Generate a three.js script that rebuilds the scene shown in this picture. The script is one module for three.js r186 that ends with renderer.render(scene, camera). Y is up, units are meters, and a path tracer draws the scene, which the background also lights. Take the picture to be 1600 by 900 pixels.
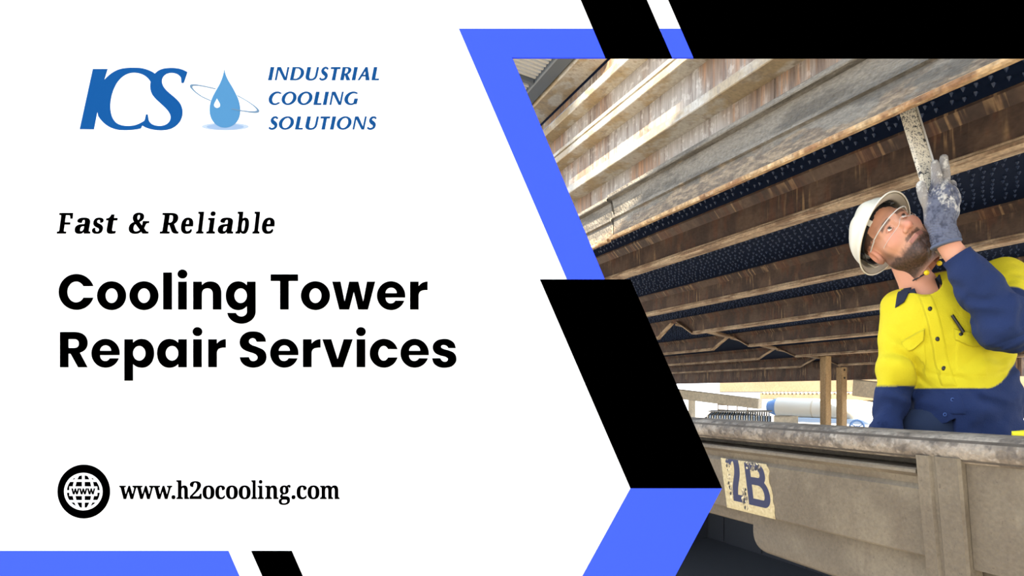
import * as THREE from 'three';
import { mergeGeometries, toCreasedNormals } from 'three/addons/utils/BufferGeometryUtils.js';
import { FontLoader } from 'three/addons/loaders/FontLoader.js';

// ---------------------------------------------------------------- camera, sky, sun, exposure
const scene = new THREE.Scene();
const renderer = new THREE.WebGLRenderer({ antialias: true });
renderer.toneMapping = THREE.LinearToneMapping;
renderer.toneMappingExposure = 1.7;
renderer.shadowMap.enabled = true;

const VIEW = Math.atan(735 / 900);                       // angle between the lens axis and the tower casing
const CA = Math.cos(VIEW), SA = Math.sin(VIEW), EYE = 1.5;
const camera = new THREE.PerspectiveCamera(2 * Math.atan(0.5) * 180 / Math.PI, 16 / 9, 0.05, 300);
camera.position.set(0, EYE, 0);
camera.lookAt(-CA, EYE, -SA);
camera.setViewOffset(1600, 900, -350, -164, 1600, 900);  // shift lens: level camera, uprights stay upright
camera.updateProjectionMatrix();
scene.add(camera);

{ // hazy bright daylight, the same all the way round
  const w = 64, h = 32, d = new Float32Array(w * h * 4);
  for (let y = 0; y < h; y++) for (let x = 0; x < w; x++) {
    const e = Math.max(0, Math.sin(((y + 0.5) / h - 0.5) * Math.PI)), t = Math.pow(e, 0.6), o = (y * w + x) * 4;
    d[o] = 1.25 + (0.72 - 1.25) * t; d[o + 1] = 1.27 + (0.93 - 1.27) * t; d[o + 2] = 1.3 + (1.25 - 1.3) * t; d[o + 3] = 1;
  }
  const t = new THREE.DataTexture(d, w, h, THREE.RGBAFormat, THREE.FloatType);
  t.mapping = THREE.EquirectangularReflectionMapping; t.magFilter = THREE.LinearFilter; t.needsUpdate = true;
  scene.background = t; scene.environment = t;
  scene.environmentIntensity = 1.6; scene.backgroundIntensity = 1.6;
}
const sun = new THREE.DirectionalLight(0xfff0d8, 30);
sun.target.position.set(-2.6, 2.8, -1.4);
sun.position.set(-2.6 + 0.954 * 0.927 * 20, 2.8 + 0.375 * 20, -1.4 + 0.3 * 0.927 * 20);
sun.castShadow = true; sun.shadow.mapSize.set(4096, 4096); sun.shadow.radius = 1;
Object.assign(sun.shadow.camera, { left: -16, right: 14, top: 14, bottom: -14, near: 1, far: 60 });
scene.add(sun, sun.target);

// ---------------------------------------------------------------- helpers
let seed = 7;
const rnd = () => { seed = (seed * 1664525 + 1013904223) >>> 0; return seed / 4294967296; };
const lerp = (a, b, t) => a + (b - a) * t, clamp = (x, a = 0, b = 1) => Math.min(b, Math.max(a, x));
const step = (a, b, x) => { const t = clamp((x - a) / (b - a)); return t * t * (3 - 2 * t); };
const V = (x, y, z) => new THREE.Vector3(x, y, z);

function hash(x, y, s) { let h = Math.imul(x, 374761393) + Math.imul(y, 668265263) + Math.imul(s, 1274126177); h = Math.imul(h ^ (h >>> 13), 1274126177); return ((h ^ (h >>> 16)) >>> 0) / 4294967296; }
function vn(x, y, px, py, s) {                            // value noise that repeats every px, py cells
  const x0 = Math.floor(x), y0 = Math.floor(y), fx = x - x0, fy = y - y0, u = fx * fx * (3 - 2 * fx), v = fy * fy * (3 - 2 * fy);
  const m = (a, b) => ((a % b) + b) % b, X0 = m(x0, px), X1 = m(x0 + 1, px), Y0 = m(y0, py), Y1 = m(y0 + 1, py);
  return lerp(lerp(hash(X0, Y0, s), hash(X1, Y0, s), u), lerp(hash(X0, Y1, s), hash(X1, Y1, s), u), v);
}
function fbm(u, v, fx, fy, s, oct = 4) { let a = 0.5, r = 0, n = 0; for (let i = 0; i < oct; i++) { r += a * vn(u * fx, v * fy, fx, fy, s + i * 17); n += a; a *= 0.55; fx *= 2; fy *= 2; } return r / n; }
function h3(x, y, z) { return hash(x + 57 * z, y + 131 * z, 9); }
function n3(x, y, z) {                                    // value noise in space
  const i = Math.floor(x), j = Math.floor(y), k = Math.floor(z), s = (t) => t * t * (3 - 2 * t), u = s(x - i), v = s(y - j), w = s(z - k);
  const L = (c) => lerp(lerp(h3(i, j, c), h3(i + 1, j, c), u), lerp(h3(i, j + 1, c), h3(i + 1, j + 1, c), u), v);
  return lerp(L(k), L(k + 1), w);
}
function tex(w, h, f, sx, sy) {                           // f(u, v) -> sRGB 0..255; the picture covers sx by sy metres
  const d = new Uint8Array(w * h * 4);
  for (let y = 0; y < h; y++) for (let x = 0; x < w; x++) { const c = f((x + 0.5) / w, (y + 0.5) / h), o = (y * w + x) * 4; for (let k = 0; k < 3; k++) d[o + k] = clamp(c[k], 0, 255); d[o + 3] = 255; }
  const t = new THREE.DataTexture(d, w, h); t.colorSpace = THREE.SRGBColorSpace; t.magFilter = THREE.LinearFilter; t.minFilter = THREE.LinearFilter;
  t.wrapS = t.wrapT = THREE.RepeatWrapping; t.repeat.set(1 / sx, 1 / sy); t.needsUpdate = true; return t;
}
function grey(w, h, f, sx, sy) { const t = tex(w, h, (u, v) => { const g = 255 * f(u, v); return [g, g, g]; }, sx, sy); t.colorSpace = THREE.NoColorSpace; return t; }
const mix = (a, b, t) => [lerp(a[0], b[0], t), lerp(a[1], b[1], t), lerp(a[2], b[2], t)];
const mat = (o) => new THREE.MeshPhysicalMaterial({ roughness: 0.8, ...o });

// names: the first of a kind is plain, the others numbered
const taken = new Map();
function numbered(n) { const k = taken.get(n) ?? 0; taken.set(n, k + 1); return k ? `${n}_${String(k).padStart(3, '0')}` : n; }
function group(name, label, category, pos = [0, 0, 0], turn = 0, grp, kind) {
  const o = new THREE.Group(); o.name = numbered(name); o.position.set(...pos); o.rotation.y = turn; scene.add(o);
  o.userData = { label, category }; if (grp) o.userData.group = grp; if (kind) o.userData.kind = kind; return o;
}
function mesh(name, geo, m, parent) { const o = new THREE.Mesh(geo, m); o.name = parent ? name : numbered(name); o.castShadow = o.receiveShadow = true; (parent ?? scene).add(o); return o; }
function thing(name, geo, m, label, category, grp, kind) { const o = mesh(name, geo, m); o.userData = { label, category }; if (grp) o.userData.group = grp; if (kind) o.userData.kind = kind; return o; }

// boxes and profiles carry uv in metres
function metric(g) {
  const p = g.attributes.position, n = g.attributes.normal, uv = new Float32Array(p.count * 2);
  for (let i = 0; i < p.count; i++) {
    const ax = Math.abs(n.getX(i)), ay = Math.abs(n.getY(i)), az = Math.abs(n.getZ(i)), x = p.getX(i), y = p.getY(i), z = p.getZ(i);
    if (ax >= ay && ax >= az) { uv[2 * i] = z + 0.37; uv[2 * i + 1] = y; } else if (ay >= az) { uv[2 * i] = x; uv[2 * i + 1] = z + 0.21; } else { uv[2 * i] = x; uv[2 * i + 1] = y; }
  }
  g.setAttribute('uv', new THREE.BufferAttribute(uv, 2)); return g;
}
function box(x0, x1, y0, y1, z0, z1, r = 0.004) {         // box with chamfered edges
  const w = x1 - x0, h = y1 - y0, d = z1 - z0, b = Math.min(r, w / 3, h / 3, d / 3), s = new THREE.Shape();
  s.moveTo(-w / 2 + b, -h / 2 + b); s.lineTo(w / 2 - b, -h / 2 + b); s.lineTo(w / 2 - b, h / 2 - b); s.lineTo(-w / 2 + b, h / 2 - b); s.closePath();
  const g = new THREE.ExtrudeGeometry(s, { depth: d - 2 * b, bevelEnabled: true, bevelThickness: b, bevelSize: b, bevelSegments: 1 });
  g.translate((x0 + x1) / 2, (y0 + y1) / 2, z0 + b); return metric(g);
}
function along(profile, x0, x1, smooth = false) {         // a [z, y] outline swept along x
  const s = new THREE.Shape(profile.map(([z, y]) => new THREE.Vector2(-z, y)));
  const g = new THREE.ExtrudeGeometry(s, { depth: x1 - x0, bevelEnabled: false });
  g.rotateY(Math.PI / 2); g.translate(x0, 0, 0);           // shape x -> -z, depth -> +x
  return metric(smooth ? toCreasedNormals(g, 0.7) : g);
}
function bar(a, b, w, h, up = V(0, 1, 0)) {               // box section between two points
  const d = b.clone().sub(a), L = d.length(), x = d.normalize(), z = x.clone().cross(up).normalize(), y = z.clone().cross(x), c = Math.min(w, h) * 0.08;
  const g = box(0, L, -h / 2, h / 2, -w / 2, w / 2, c);
  g.applyMatrix4(new THREE.Matrix4().makeBasis(x, y, z).setPosition(a)); return g;
}
const tube = (pts, r, n = 24, k = 8, closed = false) => new THREE.TubeGeometry(new THREE.CatmullRomCurve3(pts, closed), n, r, k, closed);
function cyl(a, b, r0, r1 = r0, k = 20) {
  const d = b.clone().sub(a), g = new THREE.CylinderGeometry(r1, r0, d.length(), k);
  g.translate(0, d.length() / 2, 0); g.applyQuaternion(new THREE.Quaternion().setFromUnitVectors(V(0, 1, 0), d.normalize())); g.translate(a.x, a.y, a.z); return g;
}
const merge = (list) => mergeGeometries(list.map((g) => { const q = g.index ? g.toNonIndexed() : g; for (const k of Object.keys(q.attributes)) if (!['position', 'normal', 'uv'].includes(k)) q.deleteAttribute(k); return q; }));

// ---------------------------------------------------------------- materials
const casingTex = tex(2048, 1024, (u, v) => {             // weathered plastic casing: rust runs, lime bloom
  const run = fbm(u, v, 150, 3, 3), wide = fbm(u, v, 9, 2, 8), lime = fbm(u, v, 90, 50, 21), fine = fbm(u, v, 420, 20, 31, 2);
  let c = mix([144, 136, 126], [118, 98, 80], step(0.38, 0.62, wide)); c = mix(c, [160, 110, 70], 0.6 * step(0.5, 0.7, run) * step(0.4, 0.6, wide));
  c = mix(c, [88, 72, 60], 0.55 * step(0.54, 0.72, fbm(u, v, 70, 3, 55))); c = mix(c, [200, 194, 184], 0.4 * step(0.56, 0.72, lime) * step(0.4, 0.55, 1 - wide));
  return c.map((x) => x + (fine - 0.5) * 40);
}, 2.4, 1.2);
const webTex = tex(1024, 256, (u, v) => {                 // brown beam webs with pale runs
  const run = fbm(u, v, 110, 2, 5), wide = fbm(u, v, 14, 2, 15), sp = fbm(u, v, 120, 50, 25);
  let c = mix([98, 78, 64], [72, 56, 48], step(0.35, 0.65, wide)); c = mix(c, [172, 138, 98], 0.8 * step(0.55, 0.7, run) * step(0.4, 0.62, fbm(u, v, 22, 2, 61)));
  c = mix(c, [104, 66, 48], 0.5 * step(0.5, 0.7, fbm(u, v, 40, 3, 71))); return c.map((x) => x * (0.86 + 0.28 * sp));
}, 2.2, 0.55);
const flangeTex = tex(1024, 128, (u, v) => {
  const a = fbm(u, v, 18, 8, 33), b = fbm(u, v, 160, 24, 43), l = fbm(u, v, 8, 20, 53);
  return mix(mix([180, 154, 124], [134, 108, 84], step(0.4, 0.66, a)), [208, 188, 158], 0.6 * step(0.55, 0.7, l)).map((x) => x * (0.8 + 0.4 * b));
}, 1.8, 0.22);
const girtTex = tex(1024, 128, (u, v) => { const a = fbm(u, v, 14, 3, 133), b = fbm(u, v, 220, 20, 143, 3), d = fbm(u, v, 60, 8, 153); return mix(mix([160, 154, 142], [142, 126, 98], step(0.4, 0.65, a)), [120, 108, 92], 0.5 * step(0.62, 0.72, d)).map((x) => x * (0.88 + 0.24 * b)); }, 1.8, 0.22);
const edgeTex = tex(1024, 512, (u, v) => {                // grey edge channel; crusted rust grows up from its lower lip
  const y = v * 0.3, m = fbm(u, v, 40, 20, 77), k = fbm(u, v, 10, 3, 87), f = fbm(u, v, 200, 100, 97, 3);
  let c = mix([112, 106, 95], [84, 79, 70], step(0.4, 0.65, fbm(u, v, 12, 8, 107)));
  const heavy = step(0.42, 0.62, fbm(u, v, 3, 1, 127)), crust = step(0.0, 0.03, 0.012 + 0.05 * k + 0.07 * heavy + 0.09 * (m - 0.5) - y);
  c = mix(c, mix([140, 122, 97], [94, 81, 66], step(0.3, 0.7, fbm(u, v, 60, 30, 117, 5))), 0.85 * crust);
  return c.map((x) => x * (0.8 + 0.4 * f));
}, 2.4, 0.3);
edgeTex.offset.y = -2.297 / 0.3;
const rustTex = tex(1024, 128, (u, v) => { const a = fbm(u, v, 24, 3, 201), b = fbm(u, v, 200, 26, 211, 4), d = fbm(u, v, 70, 9, 221); return mix(mix([178, 146, 104], [134, 98, 66], step(0.35, 0.65, a)), [206, 184, 148], 0.5 * step(0.55, 0.7, d)).map((x) => x * (0.72 + 0.56 * b)); }, 2.4, 0.3);
const basinTex = tex(1024, 1024, (u, v) => {
  const a = fbm(u, v, 5, 5, 12), b = fbm(u, v, 160, 160, 22, 3), s = fbm(u, v, 220, 120, 32), l = fbm(u, v, 40, 4, 42);
  let c = mix([112, 101, 83], [96, 85, 69], step(0.35, 0.65, a)); c = mix(c, [94, 82, 66], 0.35 * step(0.52, 0.75, l)); c = mix(c, [70, 60, 50], 0.6 * step(0.77, 0.83, s));
  return c.map((x) => x * (0.9 + 0.2 * b));
}, 1.1, 1.1);
const rimTex = tex(1024, 256, (u, v) => {
  const a = fbm(u, v, 16, 5, 13), b = fbm(u, v, 220, 60, 23, 3), d = fbm(u, v, 60, 16, 33);
  let c = mix([138, 126, 110], [106, 94, 80], step(0.35, 0.65, a)); c = mix(c, [70, 62, 54], 0.6 * step(0.5, 0.72, d)); c = mix(c, [168, 158, 142], 0.4 * step(0.58, 0.74, fbm(u, v, 90, 26, 43)));
  return c.map((x) => x * (0.84 + 0.32 * b));
}, 1.4, 0.35);
const tanTex = tex(256, 512, (u, v) => mix([186, 158, 116], [140, 112, 78], fbm(u, v, 24, 4, 14)).map((x) => x * (0.85 + 0.3 * fbm(u, v, 60, 60, 24, 2))), 0.5, 1.0);
const concreteTex = tex(512, 512, (u, v) => mix([146, 142, 134], [118, 114, 108], fbm(u, v, 8, 8, 16)).map((x) => x * (0.85 + 0.3 * fbm(u, v, 90, 90, 26, 2))), 3, 3);
const paleTex = tex(512, 512, (u, v) => mix([226, 212, 186], [204, 188, 160], fbm(u, v, 8, 8, 16)).map((x) => x * (0.92 + 0.16 * fbm(u, v, 90, 90, 26, 2))), 3, 3);
const pittedBump = grey(512, 512, (u, v) => fbm(u, v, 40, 40, 19, 4), 0.5, 0.5);
const runBump = grey(512, 256, (u, v) => 0.6 * fbm(u, v, 80, 6, 29) + 0.4 * fbm(u, v, 60, 60, 39, 3), 1.1, 0.55);

const M = {
  casing: mat({ map: casingTex, roughness: 0.6, bumpMap: runBump, bumpScale: 0.003 }),
  girt: mat({ map: girtTex, roughness: 0.5 }),
  edge: mat({ map: edgeTex, roughness: 0.75, bumpMap: pittedBump, bumpScale: 0.005 }),
  rust: mat({ map: rustTex, roughness: 0.9, bumpMap: pittedBump, bumpScale: 0.005 }),
  web: mat({ map: webTex, roughness: 0.65, bumpMap: runBump, bumpScale: 0.002 }),
  flange: mat({ map: flangeTex, roughness: 0.7 }),
  fill: mat({ color: 0x0b1a33, roughness: 0.9, specularIntensity: 0.3 }),
  basin: mat({ map: basinTex, roughness: 0.7, bumpMap: pittedBump, bumpScale: 0.002 }),
  rim: mat({ map: rimTex, roughness: 0.8, bumpMap: pittedBump, bumpScale: 0.004 }),
  shadeDark: mat({ color: 0x25262a, roughness: 0.9 }),  // near-black colour puts in the shade of the void under the basin
  bolt: mat({ color: 0x2a2622, roughness: 0.6 }),
  steel: mat({ color: 0x5c6268, roughness: 0.5, metalness: 0.3 }),
  grate: mat({ color: 0xb9b6ae, roughness: 0.5, metalness: 0.2 }),
  tan: mat({ map: tanTex, roughness: 0.75 }),
  pale: mat({ map: paleTex, roughness: 0.85 }),
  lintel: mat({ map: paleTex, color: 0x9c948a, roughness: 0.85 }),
  blue: mat({ color: 0x6f97cf, roughness: 0.5 }),
  paleBlue: mat({ color: 0xc3d6ec, roughness: 0.6 }),
  white: mat({ color: 0xe8dfcc, roughness: 0.6 }),
  concrete: mat({ map: concreteTex, roughness: 0.9 }),
  cell: mat({ color: 0x9c9a92, roughness: 0.8 }),
};

// ---------------------------------------------------------------- ground
thing('floor', box(-40, 24, -0.2, 0, -60, 24, 0.01), M.concrete, 'pale concrete ground slab around the cooling tower', 'ground', null, 'structure');

// ---------------------------------------------------------------- tower casing above the basin (faces +z)
const XE = 0.0, XW = -9;                                   // ends of the tower bay
{
  const w = group('wall_front', 'weathered casing of the cooling tower with rust-streaked ledges', 'wall', [0, 0, 0], 0, null, 'structure');
  const edge = [[-1.424, 2.322], [-1.412, 2.316], [-1.412, 2.405], [-1.4, 2.41], [-1.4, 2.424], [-1.418, 2.432], [-1.402, 2.505],
    [-1.378, 2.508], [-1.375, 2.512], [-1.375, 2.526], [-1.379, 2.53], [-1.43, 2.53], [-1.43, 2.44], [-1.424, 2.42]];
  mesh('edge_channel', along(edge, -2.74, XE), M.edge, w).userData.label = 'grey weathered edge channel';
  const lip = [[-1.408, 2.3], [-1.388, 2.297], [-1.384, 2.303], [-1.384, 2.312], [-1.39, 2.3165], [-1.4115, 2.3185]];
  for (const [x0, x1, d] of [[-2.74, XE, 0], [XW, -2.765, 0.006]]) mesh('lip_angle', along(lip.map(([z, y]) => [z, y - d]), x0, x1), M.rust, w).userData.label = 'rust-crusted angle along the lower lip';
  const low = along(edge.map(([z, y]) => [z - 0.004, y - 0.006]), XW, -2.765); mesh('edge_channel', low, M.edge, w);
  const rows = [[2.531, 2.617], [2.625, 2.859], [2.867, 3.078], [3.086, 3.25], [3.36, 4.6]];
  for (const [y0, y1] of rows) for (let i = 0; i < 6; i++) {
    const x1 = XE - i * 1.5, x0 = Math.max(XW, x1 - 1.494);
    mesh('panel', along([[-1.43, y0], [-1.4, y0], [-1.4, y1], [-1.43, y1]], x0, x1), M.casing, w);
  }
  for (const [y, e, h] of [[2.621, 0.087, 0.037], [2.863, 0.07, 0.034], [3.082, 0.07, 0.043]]) {   // angle ledges: a plate and a raised front lip
    const zf = -1.4 + e, p = [[-1.43, y - 0.004], [zf - 0.003, y - 0.004], [zf, y - 0.001], [zf, y + h - 0.003], [zf - 0.003, y + h], [zf - 0.009, y + h], [zf - 0.009, y + 0.005], [-1.43, y + 0.005]];
    mesh('ledge', along(p, XW, XE), M.girt, w).userData.label = 'angle ledge with a raised front lip';
  }
  mesh('ledge', along([[-1.43, 2.905], [-1.34, 2.905], [-1.333, 2.908], [-1.333, 2.926], [-1.336, 2.929], [-1.43, 2.929]], XW, XE), M.girt, w);
  mesh('blue_strip', along([[-1.43, 3.128], [-1.392, 3.128], [-1.392, 3.2], [-1.43, 3.2]], XW, -3.05), M.blue, w).userData.label = 'faded blue painted strip';
}
{ // walkway landing over the casing
  const w = group('overhead_walkway', 'overhead walkway landing with pale grating fixed along the casing', 'walkway', [0, 3.25, -1.2]);
  mesh('support_beam', box(-3.9, -2.75, 0, 0.1, -0.19, -0.068, 0.006), M.girt, w);
  mesh('frame_channel', box(-3.9, -2.75, 0.012, 0.11, -0.064, 0.012, 0.006), M.steel, w);
  mesh('frame_channel', box(-3.9, -2.75, 0.012, 0.11, 0.27, 0.3, 0.006), M.steel, w);
  for (const x of [-3.9, -3.3, -2.79]) mesh('frame_end', box(x, x + 0.03, 0.014, 0.11, 0.013, 0.269, 0.004), M.steel, w);
  const bearing = box(-0.009, 0.009, 0.03, 0.06, 0.014, 0.268, 0.002);
  for (let i = 0; i < 29; i++) { const b = mesh('grating_bar', bearing, M.grate, w); b.position.x = -3.85 + i * 0.038; }
  for (let i = 0; i < 3; i++) mesh('cross_rod', box(-3.86, -2.8, 0.06, 0.068, 0.06 + i * 0.08, 0.07 + i * 0.08, 0.002), M.steel, w);
}

// ---------------------------------------------------------------- beams under the fill pack (each with a notch over the cross girder)
const BEAMS = [[-1.878, 2.285, 0], [-2.85, 2.244, 0], [-3.85, 2.185, 0, -6.25, -5.48], [-5.1, 2.133, 0, -6.77, -5.94], [-6.55, 2.075, 0, -7.41, -6.49], [-8.07, 2.0, 0, -7.91, -6.92]];
const ceilingY = (z) => 2.478 - 0.0455 * (-1.878 - z);
const ORD = ['first', 'second', 'third', 'fourth', 'fifth', 'sixth'];
BEAMS.forEach(([z, y, , xl, xr], i) => {
  const far = i > 1 ? -17 : -9, b = group('support_beam', `brown streaked support beam under the fill, ${ORD[i]} in from the casing`, 'beam', [0, y, z], 0, 'support beams under the fill pack');
  const top = ceilingY(z) - y, s = new THREE.Shape();
  s.moveTo(far, 0);
  if (xl) { s.lineTo(xl, 0); s.lineTo((xl + xr) / 2 - 0.06, top - 0.04); s.lineTo((xl + xr) / 2 + 0.06, top - 0.04); s.lineTo(xr, 0); }
  s.lineTo(XE - 0.02, 0); s.lineTo(XE - 0.02, top); s.lineTo(far, top); s.closePath();
  const g = new THREE.ExtrudeGeometry(s, { depth: 0.014, bevelEnabled: false }); g.translate(0, 0, -0.014); mesh('web', metric(g), M.web, b);
  mesh('top_fillet', along([[0, top - 0.045], [0.035, top - 0.01], [0.035, top], [0, top]], far, XE - 0.02), M.web, b);
  const fl = (x0, x1) => { mesh('flange', along([[-0.02, -0.008], [0.04, -0.008], [0.044, -0.004], [0.044, 0.008], [0.04, 0.012], [0.03, 0.012], [0.026, 0.004], [0, 0.004], [0, 0.0], [-0.02, 0.0]], x0, x1), M.flange, b);
    mesh('flange_bead', along([[0, 0.004], [0.022, 0.004], [0.026, 0.008], [0.026, 0.026], [0.022, 0.03], [0, 0.03]], x0, x1), M.flange, b); };
  if (xl) {
    fl(far, xl); fl(xr, XE - 0.02);
    const m = (xl + xr) / 2;
    mesh('notch_flange', bar(V(xl, 0.004, 0.012), V(m - 0.06, top - 0.036, 0.012), 0.06, 0.012), M.flange, b);
    mesh('notch_flange', bar(V(m + 0.06, top - 0.036, 0.012), V(xr, 0.004, 0.012), 0.06, 0.012), M.flange, b);
  } else fl(far, XE - 0.02);
});
{ // cross girder running through the notches
  const P = [V(-5.45, 2.3, -2.9), V(-5.86, 2.335, -3.85), V(-6.35, 2.28, -5.1), V(-6.95, 2.22, -6.55), V(-7.42, 2.15, -8.07)];
  for (let i = 1; i < P.length - 1; i++) {
    const a = P[i].clone().lerp(P[i + 1], 0.03), c = P[i].clone().lerp(P[i + 1], 0.97);
    thing('cross_girder', merge([bar(a, c, 0.09, 0.02), bar(a.clone().add(V(0, 0.02, 0)), c.clone().add(V(0, 0.02, 0)), 0.03, 0.03)]), M.flange, `short tan cross girder between the ${ORD[i + 1]} and ${ORD[i + 2]} support beams`, 'girder', 'cross girders between support beams');
  }
}
{ // fill pack: dark slab whose underside is studded
  const f = group('fill_pack', 'dark navy plastic fill pack studded along its underside above the beams', 'fill pack');
  const s = along([[-1.455, ceilingY(-1.455)], [-9.2, ceilingY(-9.2)], [-9.2, 4.2], [-1.455, 4.2]], -17, XE - 0.03); mesh('fill_block', s, M.fill, f);
  const cone = new THREE.ConeGeometry(0.009, 0.014, 5); cone.rotateX(Math.PI);
  const spots = [];
  for (let r = 0; r < 70; r++) for (let q = 0; q < 190; q++) { const z = -1.49 - r * 0.05, x = -0.1 - q * 0.05 - (r % 2) * 0.025; if (BEAMS.every((b) => Math.abs(b[0] + 0.01 - z) > 0.07)) spots.push([x, z]); }
  const inst = new THREE.InstancedMesh(cone, mat({ color: 0x1a2f50, roughness: 0.4 }), spots.length), m4 = new THREE.Matrix4();
  spots.forEach(([x, z], i) => { m4.makeRotationY(rnd() * 0.6); m4.setPosition(x + (rnd() - 0.5) * 0.022, ceilingY(z) - 0.006 - rnd() * 0.006, z + (rnd() - 0.5) * 0.018); inst.setMatrixAt(i, m4); });
  inst.name = 'fill_studs'; inst.userData.kind = 'stuff'; inst.castShadow = inst.receiveShadow = true; f.add(inst);
}

// ---------------------------------------------------------------- basin
const WALLTOP = 1.33, slope = (y) => -1.305 - (WALLTOP - y) * 0.16;   // wall face leans in towards its foot
{
  const b = group('water_basin', 'grey weathered cold water basin with rolled rim and raised pilaster', 'basin');
  const X0 = -3.4, X1 = 0.5;
  const rim = []; for (let i = 0; i <= 14; i++) { const a = -Math.PI * 0.62 + i / 14 * Math.PI * 1.12; rim.push([-1.318 + 0.036 * Math.cos(a), 1.362 + 0.034 * Math.sin(a)]); }
  rim.push([-1.42, 1.396], [-1.42, 1.386], [-1.345, 1.38], [-1.34, 1.34]);
  mesh('rim', along(rim, X0, X1, true), M.rim, b).userData.label = 'rolled grey rim mottled with dirt';
  mesh('backing', box(X0, X1, 1.302, 1.384, -1.428, -1.402, 0.003), M.basin, b);
  const zt = slope(1.318), zb = slope(1.066);
  mesh('wall_panel', along([[zt + 0.004, 1.306], [zt + 0.008, 1.302], [zt + 0.008, 1.294], [zt - 0.012, 1.282], [slope(1.262) - 0.012, 1.262], [slope(1.25), 1.25], [zb, 1.072], [zb - 0.006, 1.066], [-1.47, 1.066], [-1.47, 1.085], [-1.4, 1.085], [-1.4, 1.304]], X0, -0.858), M.basin, b);
  mesh('wall_panel', along([[zt, 1.345], [zb, 1.066], [-1.4, 1.066], [-1.4, 1.345]], -0.726, X1), M.basin, b);
  const ps = new THREE.Shape([[-0.86, 0.05], [-0.852, 0], [-0.846, -0.012], [-0.812, -0.012], [-0.806, -0.004], [-0.798, -0.004], [-0.792, -0.011], [-0.734, -0.011], [-0.728, -0.004], [-0.726, 0.05]].map(([x, z]) => new THREE.Vector2(x, z)));
  const pg = new THREE.ExtrudeGeometry(ps, { depth: 0.75, bevelEnabled: false }); pg.rotateX(Math.PI / 2);
  { const p = pg.attributes.position; for (let i = 0; i < p.count; i++) { const y = 1.343 + p.getY(i); p.setXYZ(i, p.getX(i), y, slope(y) + 0.01 - p.getZ(i)); } pg.computeVertexNormals(); }
  mesh('pilaster', metric(pg), M.basin, b);
  { // sump box under the wall, rounded at its free end
    const s = new THREE.Shape(), x0 = -1.615, y0 = 0.935, y1 = 1.062; s.moveTo(x0, y1); s.lineTo(x0, y0 + 0.05); s.quadraticCurveTo(x0 + 0.004, y0, x0 + 0.06, y0 - 0.004); s.lineTo(X1, y0 - 0.05); s.lineTo(X1, y1); s.closePath();
    const g = new THREE.ExtrudeGeometry(s, { depth: 0.3, bevelEnabled: true, bevelThickness: 0.03, bevelSize: 0.018, bevelSegments: 5 }); g.translate(0, 0, -1.735);
    mesh('sump_box', metric(toCreasedNormals(g, 0.8)), M.basin, b);
  }
  mesh('lower_return', along([[-1.45, 1.006], [-1.418, 1.006], [-1.412, 1.012], [-1.408, 1.064], [-1.45, 1.064]], X0, -1.6), M.basin, b);
  // the space under the wall is an open chamber closed at the back and the ends by added near-black sheets whose colour carries the shade
  mesh('shade_sheet', box(X0, X1, 0.0, 1.25, -2.56, -2.5, 0.01), M.shadeDark, b).userData.label = 'added near-black sheet coloured as the shade under the basin';
  mesh('shade_sheet', box(X0, X0 + 0.03, 0.0, 1.25, -2.495, -1.48, 0.01), M.shadeDark, b); mesh('shade_sheet', box(X1 - 0.03, X1, 0.0, 1.25, -2.495, -1.48, 0.01), M.shadeDark, b);
  mesh('floor_plate', box(X0 + 0.035, X1 - 0.035, 0.4, 0.45, -2.495, -1.5, 0.01), M.shadeDark, b);
  for (let i = 0; i < 6; i++) mesh('shade_sheet_seam', box(-3.2 + i * 0.4, -3.19 + i * 0.4, 0.46, 1.2, -2.498, -2.488, 0.003), M.shadeDark, b);
}
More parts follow.
